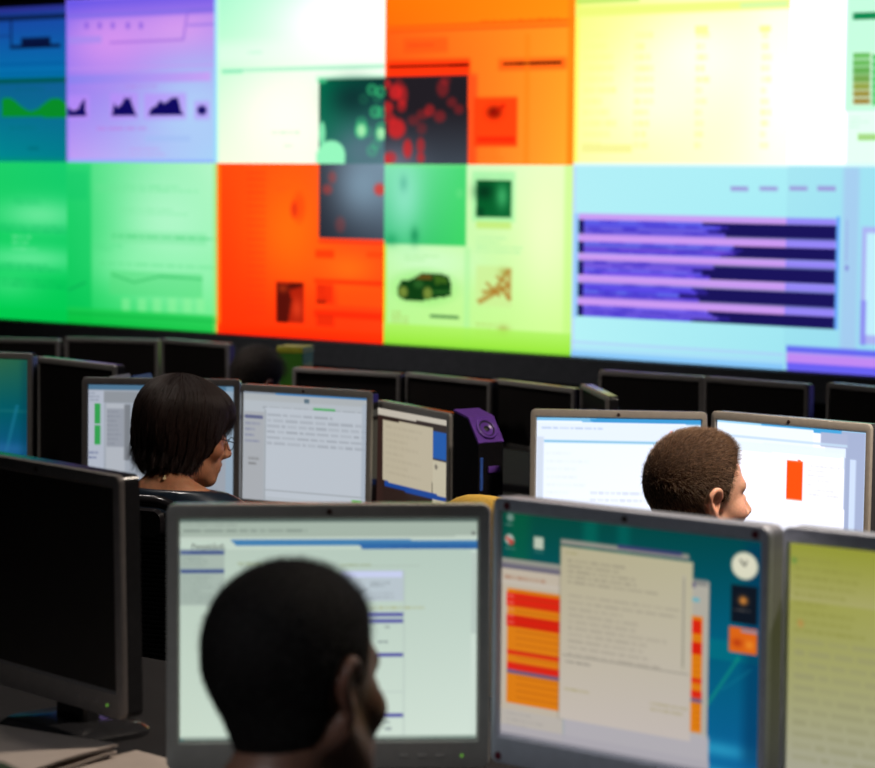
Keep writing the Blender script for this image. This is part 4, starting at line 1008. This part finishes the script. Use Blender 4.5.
    hmat = mat(name+'_hair', hair, .7 if not fem else .5, .5, 160, bump=.6, bscale=700, spec=.12)
    ho_ = link('hair', hm, hmat, p, True)
    XH = Matrix.Translation(Vector(ho)) @ Matrix(Rm.tolist()).to_4x4(); ho_.matrix_local = XH
    st = hair_mat(name+'_strand', *(hair_c or (hair, [c*2.2 for c in hair])), .5)
    P0 = tri_sample(co2, q2, strand_n, rng)
    if not fem:
        P0 = P0[(hairline(P0[:, 0], P0[:, 2]) < -.001)]; N = grad_of(Hs, P0)
        N = N[:]; fwd = np.array([.55, 0, -.05])+np.c_[np.zeros(len(P0)), np.zeros(len(P0)), -1.2*np.clip(.06-P0[:, 2], 0, .08)/.08]
        front = np.clip((P0[:, :1]-.02)/.04, 0, 1); d = N*(.38+.2*front)+fwd*(.85-.75*front)+rng.normal(0, .13, P0.shape); d /= np.linalg.norm(d, axis=1, keepdims=True)
        L = (strand_len*(.35+.65*np.clip((P0[:, 2]+.06)/.14, 0, 1))*rng.uniform(.6, 1.15, len(P0)))[:, None]
        inward = N*.002
        pts = np.stack([P0-inward, P0+d*L*.5, P0+d*L+fwd*L*.18*(1-front)], 1)
        so = strands('hair_strands', pts, ho_, st, .00022, .00008)
    else:
        crown = np.array([-.03, 0, .15]); P = P0+0; pts = [P0]
        for i in range(7):
            N = grad_of(Hs, P); dn = np.array([0, 0, -1.])+.8*(P-crown)/np.linalg.norm(P-crown, axis=1, keepdims=True)*np.clip((P[:, 2:3]-.05)/.09, 0, 1)+np.array([.15, 0, 0])*np.clip(P[:, 2:3]/.1, 0, 1)
            dn = dn-N*(dn*N).sum(1, keepdims=True); dn /= np.linalg.norm(dn, axis=1, keepdims=True)+1e-6
            P = P+dn*.008+rng.normal(0, .0006, P.shape); D = Hs.at(P)[:, None]; P = P-N*(D-.0012)*(D < .006); pts.append(P)
        strands('hair_strands', np.stack(pts, 1), ho_, st, .00030, .00010)
        e = P0[(P0[:, 2] < -.045) & (P0[:, 0] < .03)][:2600]; N = grad_of(Hs, e)            # loose ends below the hem
        dn = np.array([0, 0, -1.])+.08*N+rng.normal(0, .16, e.shape); L = rng.uniform(.010, .028, len(e))[:, None]
        e = e+N*.001; strands('loose_ends', np.stack([e, e+dn*L*.4, e+dn*L*.75+N*L*.06, e+dn*L+N*L*.10], 1), ho_, st, .00032, .00008)
        e = P0[(P0[:, 0] > .075) & (P0[:, 2] > .02) & (P0[:, 2] < .07)][:900]                # fringe tips
        N = grad_of(Hs, e); dn = np.array([.15, 0, -1.])+rng.normal(0, .14, e.shape); L = rng.uniform(.015, .032, len(e))[:, None]
        strands('fringe_tips', np.stack([e, e+dn*L*.5, e+dn*L-N*L*.1], 1), ho_, st, .00032, .00008)
    return p, XH, T

# ---------------------------------------------------------------- people
SK = {'tan': (.50, .25, .155), 'fair': (.62, .34, .235)}
cl_dark = mat('shirt_dark_navy', (.016, .018, .026), .75, .2, 120, bump=.2)
cl_navy = mat('jacket_shiny_navy', (.012, .02, .034), .32, .2, 60, coat=.3)
cl_grey = mat('shirt_grey', (.12, .125, .14), .8, .15, 120, bump=.2)
cl_black = mat('shirt_black', (.012, .012, .014), .8, .2, 120, bump=.2)
tr_dark = mat('trousers_dark', (.012, .013, .018), .85, .2, 120, bump=.2)
hd = R_(90)
pf, _, _ = make_person('person', 'person with short dark hair seen from behind in the foreground, facing the teal desktop', (-1.773, 1.932, 1.063), hd, .36, 0, .025, R_(4), R_(5), R_(-10), (.13, .064, .044), (.004, .003, .003), cl_dark, tr_dark,
                       strand_n=9000, strand_len=.008, hair_c=((.003, .0025, .002), (.007, .005, .004)))
pw, XW, _ = make_person('person', 'person with a dark brown bob in profile, wearing a shiny navy top', (-4.105, 4.085, 1.008), R_(105), .28, FZ[1], .07, R_(-41), R_(12), R_(0), (.56, .25, .135), (.012, .0050, .0038), cl_navy, tr_dark, True,
                        strand_n=16000, hair_c=((.009, .004, .003), (.032, .0125, .0085)), neck_r=.044, desk_z=DM)
pm, XM, _ = make_person('person', 'person with a brown crew cut before the two bright white screens', (-2.748, 4.179, .963), hd, .25, FZ[1], .07, R_(-24), R_(-2), R_(0), SK['fair'], (.05, .026, .015), cl_grey, tr_dark,
                        fine=.0028, strand_n=26000, strand_len=.011, hair_c=((.04, .02, .011), (.33, .19, .105)), desk_z=DM)
pb, _, _ = make_person('person', 'person in black bending near the green and yellow box below the video wall', (-6.235, 6.555, .84), R_(98), .10, FZ[2], .16, R_(-5), R_(30), R_(8), (.35, .17, .12), (.03, .024, .02), cl_black, tr_dark,
                       fine=.006, strand_n=5000, strand_len=.026, desk_z=DB)
# clasp and glasses of the woman
me_ = MB().loft([[(0, -.001, .0), (0, .001, .0), (0.0005, 0, .001)], [(-.005, -.001, -.012), (.005, -.001, -.012), (0, .001, -.012)]]).build('necklace_clasp', M['gold'], pw)
me_['label'] = 'small gold triangle clasp at the nape'
me_.matrix_local = (Matrix.Translation(pw.location) @ Matrix.Rotation(pw.rotation_euler.z, 4, 'Z')).inverted() @ Matrix.Translation((-4.0685, 3.9895, .9225)) @ Matrix.Rotation(R_(42), 4, 'Z') @ Matrix.Rotation(R_(-35), 4, 'X')
gl = MB()
for y in (-1, 1):
    pts = [(.108, y*.034+.021*math.cos(a), -.003+.015*math.sin(a)) for a in np.linspace(0, 2*PI, 25)]
    gl.tube(pts, .0009, 6); gl.tube([(.107, y*.055, .002), (.06, y*.072, .006), (.0, y*.078, .008)], .0011, 6)
gl.tube([(.108, .013, .002), (.113, 0, .005), (.108, -.013, .002)], .0009, 6)
g = gl.build('glasses', M['matte_black'], pw, True); g.matrix_local = XW

# ---------------------------------------------------------------- chairs
def office_chair(label, loc, rz, seat_h, m, back='pad', bw=.44, bh=.5, top_r=.12, z_top=None):
    """local x to the right of the sitter, y forward"""
    t = thing('office_chair', label, 'chair', loc, rz)
    MB().loft([rrect(.47, .46, .09, 0, 5), rrect(.49, .48, .1, .03, 5), rrect(.47, .46, .09, .065, 5), rrect(.36, .35, .07, .075, 5)], True, True,
              Matrix.Translation((0, 0, seat_h-.075)) @ Matrix.Rotation(PI/2, 4, 'X') @ Matrix.Scale(-1, 4, (0, 1, 0))).build('seat', m, t, True)
    zt = z_top if z_top else seat_h+.12+bh; zb = zt-bh
    if back == 'pad':
        rings = []
        for ins, y in ((.03, -.03), (.005, -.022), (0, -.0), (.005, .022), (.03, .03), (.09, .035)):
            rings.append([(x, yy-.27-.25*x*x*-4*.3, z) for x, yy, z in arch(bw-2*ins, bh-2*ins, top_r, y, (zt+zb)/2)])
        MB().loft(rings).build('backrest', m, t, True)
    else:
        outer = arch(bw, bh, top_r, -.27, (zt+zb)/2)
        fr = MB(); fr.tube(outer+[outer[0]], .014, 8); fr.build('back_frame', M['gloss_black'], t, True)
        sh = MB()
        n = int(bh/.011)
        for i in range(n):
            z = zb+.02+i*(bh-.04)/n; hw = bw/2-.012
            if z > zt-top_r: hw = bw/2-top_r+math.sqrt(max(top_r**2-(z-(zt-top_r))**2, 0))-.012
            sh.box(-hw, -.274, z, hw, -.268, z+.006)
        r_ = sh.build('mesh_rib', M['mesh'], t); r_['kind'] = 'stuff'
        MB().box(-bw/2+.03, -.262, zb+.02, bw/2-.03, -.258, zt-.03).build('back_panel', M['mesh'], t)
        MB().loft([rrect(.30, .055, .02, 0, 4), rrect(.31, .065, .025, .012, 4), rrect(.30, .055, .02, .024, 4)], True, True, Matrix.Translation((0.02, -.30, zt-.045))).build('top_rail', M['gloss_black'], t, 'auto')
    MB().tube([(0, -.29, zb+.1), (0, -.30, seat_h+.02), (0, -.24, seat_h-.06), (0, 0, seat_h-.08)], [.022, .024, .024, .022], 8).build('back_bar', M['matte_black'], t, True)
    MB().tube([(0, 0, seat_h-.075), (0, 0, .10)], .026, 12).build('gas_column', M['steel'], t, True)
    for k in range(5):
        a = 2*PI*k/5+.3; c_, s_ = math.cos(a), math.sin(a)
        MB().tube([(0, 0, .11), (.16*c_, .16*s_, .095), (.29*c_, .29*s_, .072)], [.026, .022, .016], 8).build('leg', M['matte_black'], t, True)
        MB().lathe([(.005, -.011), (.025, -.011), (.0275, -.006), (.0275, .006), (.025, .011), (.005, .011)], 16, Matrix.Translation((.285*c_, .285*s_, .0277)) @ Matrix.Rotation(a, 4, 'Z') @ Matrix.Rotation(PI/2, 4, 'X')).build('caster', M['rubber'], t, True)
    return t
def arch(w, h, r, y, cz):
    return rrect(w, h, min(r, w/2-.001, h/2-.001), y, 8, cz)
a_seat = lambda seat_z, fz: seat_z-fz-.012
office_chair('black office chair under the foreground person with short dark hair', (pf.location.x, pf.location.y-.02, 0), 0, a_seat(.36, 0), M['green_fabric'], 'pad', .44, .36)
office_chair('black mesh-backed office chair of the person with the bob', (pw.location.x+.005, pw.location.y-.02, FZ[1]), R_(15), a_seat(.28, FZ[1]), M['mesh'], 'mesh', .46, .52, .09, z_top=.90-FZ[1])
office_chair('dark office chair under the crew-cut person', (pm.location.x, pm.location.y-.02, FZ[1]), 0, a_seat(.25, FZ[1]), M['green_fabric'], 'pad', .44, .36)
office_chair('low dark stool chair under the person in black near the video wall', (pb.location.x, pb.location.y-.02, FZ[2]), R_(8), a_seat(.10, FZ[2]), M['green_fabric'], 'pad', .42, .25)
office_chair('empty yellow upholstered chair, its rounded back peeking over the front monitors', (-3.315, 4.49, FZ[1]), 0, .44, M['yellow'], 'pad', .38, .44, .17, z_top=.921-FZ[1])
office_chair('dark green upholstered chair back at the lower picture corner', (-2.325, 2.15, 0), R_(12), .45, M['green_fabric'], 'pad', .40, .42, .18, z_top=.93)

# ---------------------------------------------------------------- black tower speaker
t = thing('tower_speaker', 'black tower speaker with a round driver in its slanted top, violet light painted on it', 'speaker', (-3.975, 5.025, DM), R_(76))
sh = [(-.055, 0), (.052, 0), (.052, .325), (.008, .385), (-.055, .40)]
def prof(x, g=0): return [(x, -yy, z) for yy, z in sh]
MB().loft([[(x, -yy*k, z) for yy, z in sh] for x, k in ((-.040, .98), (-.037, 1), (.037, 1), (.040, .98))]).build('cabinet', M['gloss_black'], t)
nrm = Vector((0, -.060, .044)).normalized()
Q = Matrix.Translation((0, -.031, .3555)) @ nrm.to_track_quat('Z', 'Y').to_matrix().to_4x4()
MB().lathe([(.022, .0), (.030, .0), (.031, .003), (.028, .006), (.024, .005), (.022, .002)], 28, Q).build('driver_ring', M['violet'], t, True)  # ring and clip below carry the violet light as colour
MB().lathe([(.0, .005), (.007, .004), (.009, .0015), (.018, .001), (.0225, .004), (.0225, .0), (0, 0)], 28, Q).build('driver_cone', M['matte_black'], t, True)
MB().box(-.036, -.0545, .20, -.027, -.0518, .285, .001).build('label_strip', M['blue_card'], t)['label'] = 'slim blue strip label'
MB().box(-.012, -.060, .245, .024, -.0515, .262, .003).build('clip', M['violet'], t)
cap_ = [(-.0528, .324), (-.0086, .3862), (.0556, .4012), (.0556, .3960), (-.0060, .3815), (-.0500, .3190)]  # added plate that carries the violet light as its colour
MB().loft([[(x_, y_, z_) for y_, z_ in cap_] for x_ in (-.0407, .0407)]).build('violet_light_cap', M['violet'], t)['label'] = 'added top plate painted with violet light'
MB().lathe([(0, 0), (.003, 0), (.003, .0015), (0, .002)], 10, Matrix.Translation((-.0402, .0, .17)) @ Matrix.Rotation(-PI/2, 4, 'Y')).build('status_light', M['badge'], t)
for sx in (-.026, .026):
    for sy in (-.038, .04): MB().lathe([(0, -.004), (.008, -.004), (.008, .001), (0, .001)], 10, Matrix.Translation((sx, sy, 0))).build('rubber_foot', M['rubber'], t)
t.location.z += .004

# tilted file box behind the woman's monitor
t = thing('magazine_file', 'tilted blue file box with a white edge, rising behind the panelled-window monitor', 'file box', (-5.11, 5.10, DM+.0165), R_(20))
Tm = Matrix.Rotation(R_(-24), 4, 'Y')
mb = MB(); mb.box(-.035, -.06, 0, .035, -.056, .43, .001, Tm); mb.box(-.035, .056, 0, .035, .06, .43, .001, Tm); mb.box(.031, -.06, 0, .035, .06, .43, .001, Tm); mb.box(-.035, -.06, 0, .035, .06, .004, .001, Tm)
mb.build('case', M['blue_card'], t)
MB().box(-.036, -.062, 0, -.031, .062, .455, .001, Tm).build('spine', M['white_card'], t)['label'] = 'white spine edge'
for i in range(5): MB().box(-.028+i*.011, -.05, .006, -.020+i*.011, .05, .40-.006*(i % 3), .001, Tm).build('folder', M['white_card'] if i % 2 else M['blue_card'], t)

# green and yellow box by the crouched person
t = thing('carton', 'green and yellow carton standing near the person in black, below the red-orange cube', 'box', (-6.745, 7.34, DB), R_(22))
MB().box(-.055, -.06, 0, .055, .06, .40, .004).build('body', M['green_card'], t)
MB().box(-.057, -.062, .392, .057, .062, .418, .003).build('lid', M['yellow_card'], t)
MB().box(.0555, -.05, .03, .0575, .05, .35).build('side_label', M['yellow_card'], t)

# papers on the front desk
rg = random.Random(4)
words = ['lowest', 'second lowest', 'third lowest', 'third topmost', 'second topmost', 'topmost']
for i in range(8):
    x, y, rz = -2.84+rg.uniform(-.02, .02), 2.41+rg.uniform(-.012, .012), PI/2+rg.uniform(-.22, .22)
    lab = 'white paper sheet before the sideways switched-off monitor, %s of its pile' % words[min(i, 5)]
    if i == 6: x, y, lab = -2.56, 2.47, 'single paper sheet lying between the pile and the web form monitor'
    if i == 7: x, y, lab = -3.20, 2.40, 'single paper sheet lying left of the paper pile'
    zz = DF+.0032+(i*.0040 if i < 6 else 0)
    n = 6; vs = []; fs = []
    for a in range(n+1):
        for b in range(2): vs.append((-.105+.21*a/n, -.148+.297*b, .0012*math.sin(a*1.1+i)+.0012))
    for a in range(n): fs.append((2*a, 2*a+2, 2*a+3, 2*a+1))
    mb = MB(); mb.add(vs, fs); mb.add([(x_, y_, z_-.0030 if i < 6 else z_-.0012) for x_, y_, z_ in vs], [f[::-1] for f in fs])
    tag(mb.build('paper_sheet', M['paper'], None, False, (x, y, zz), rz), lab, 'paper', 'papers on the front desk')
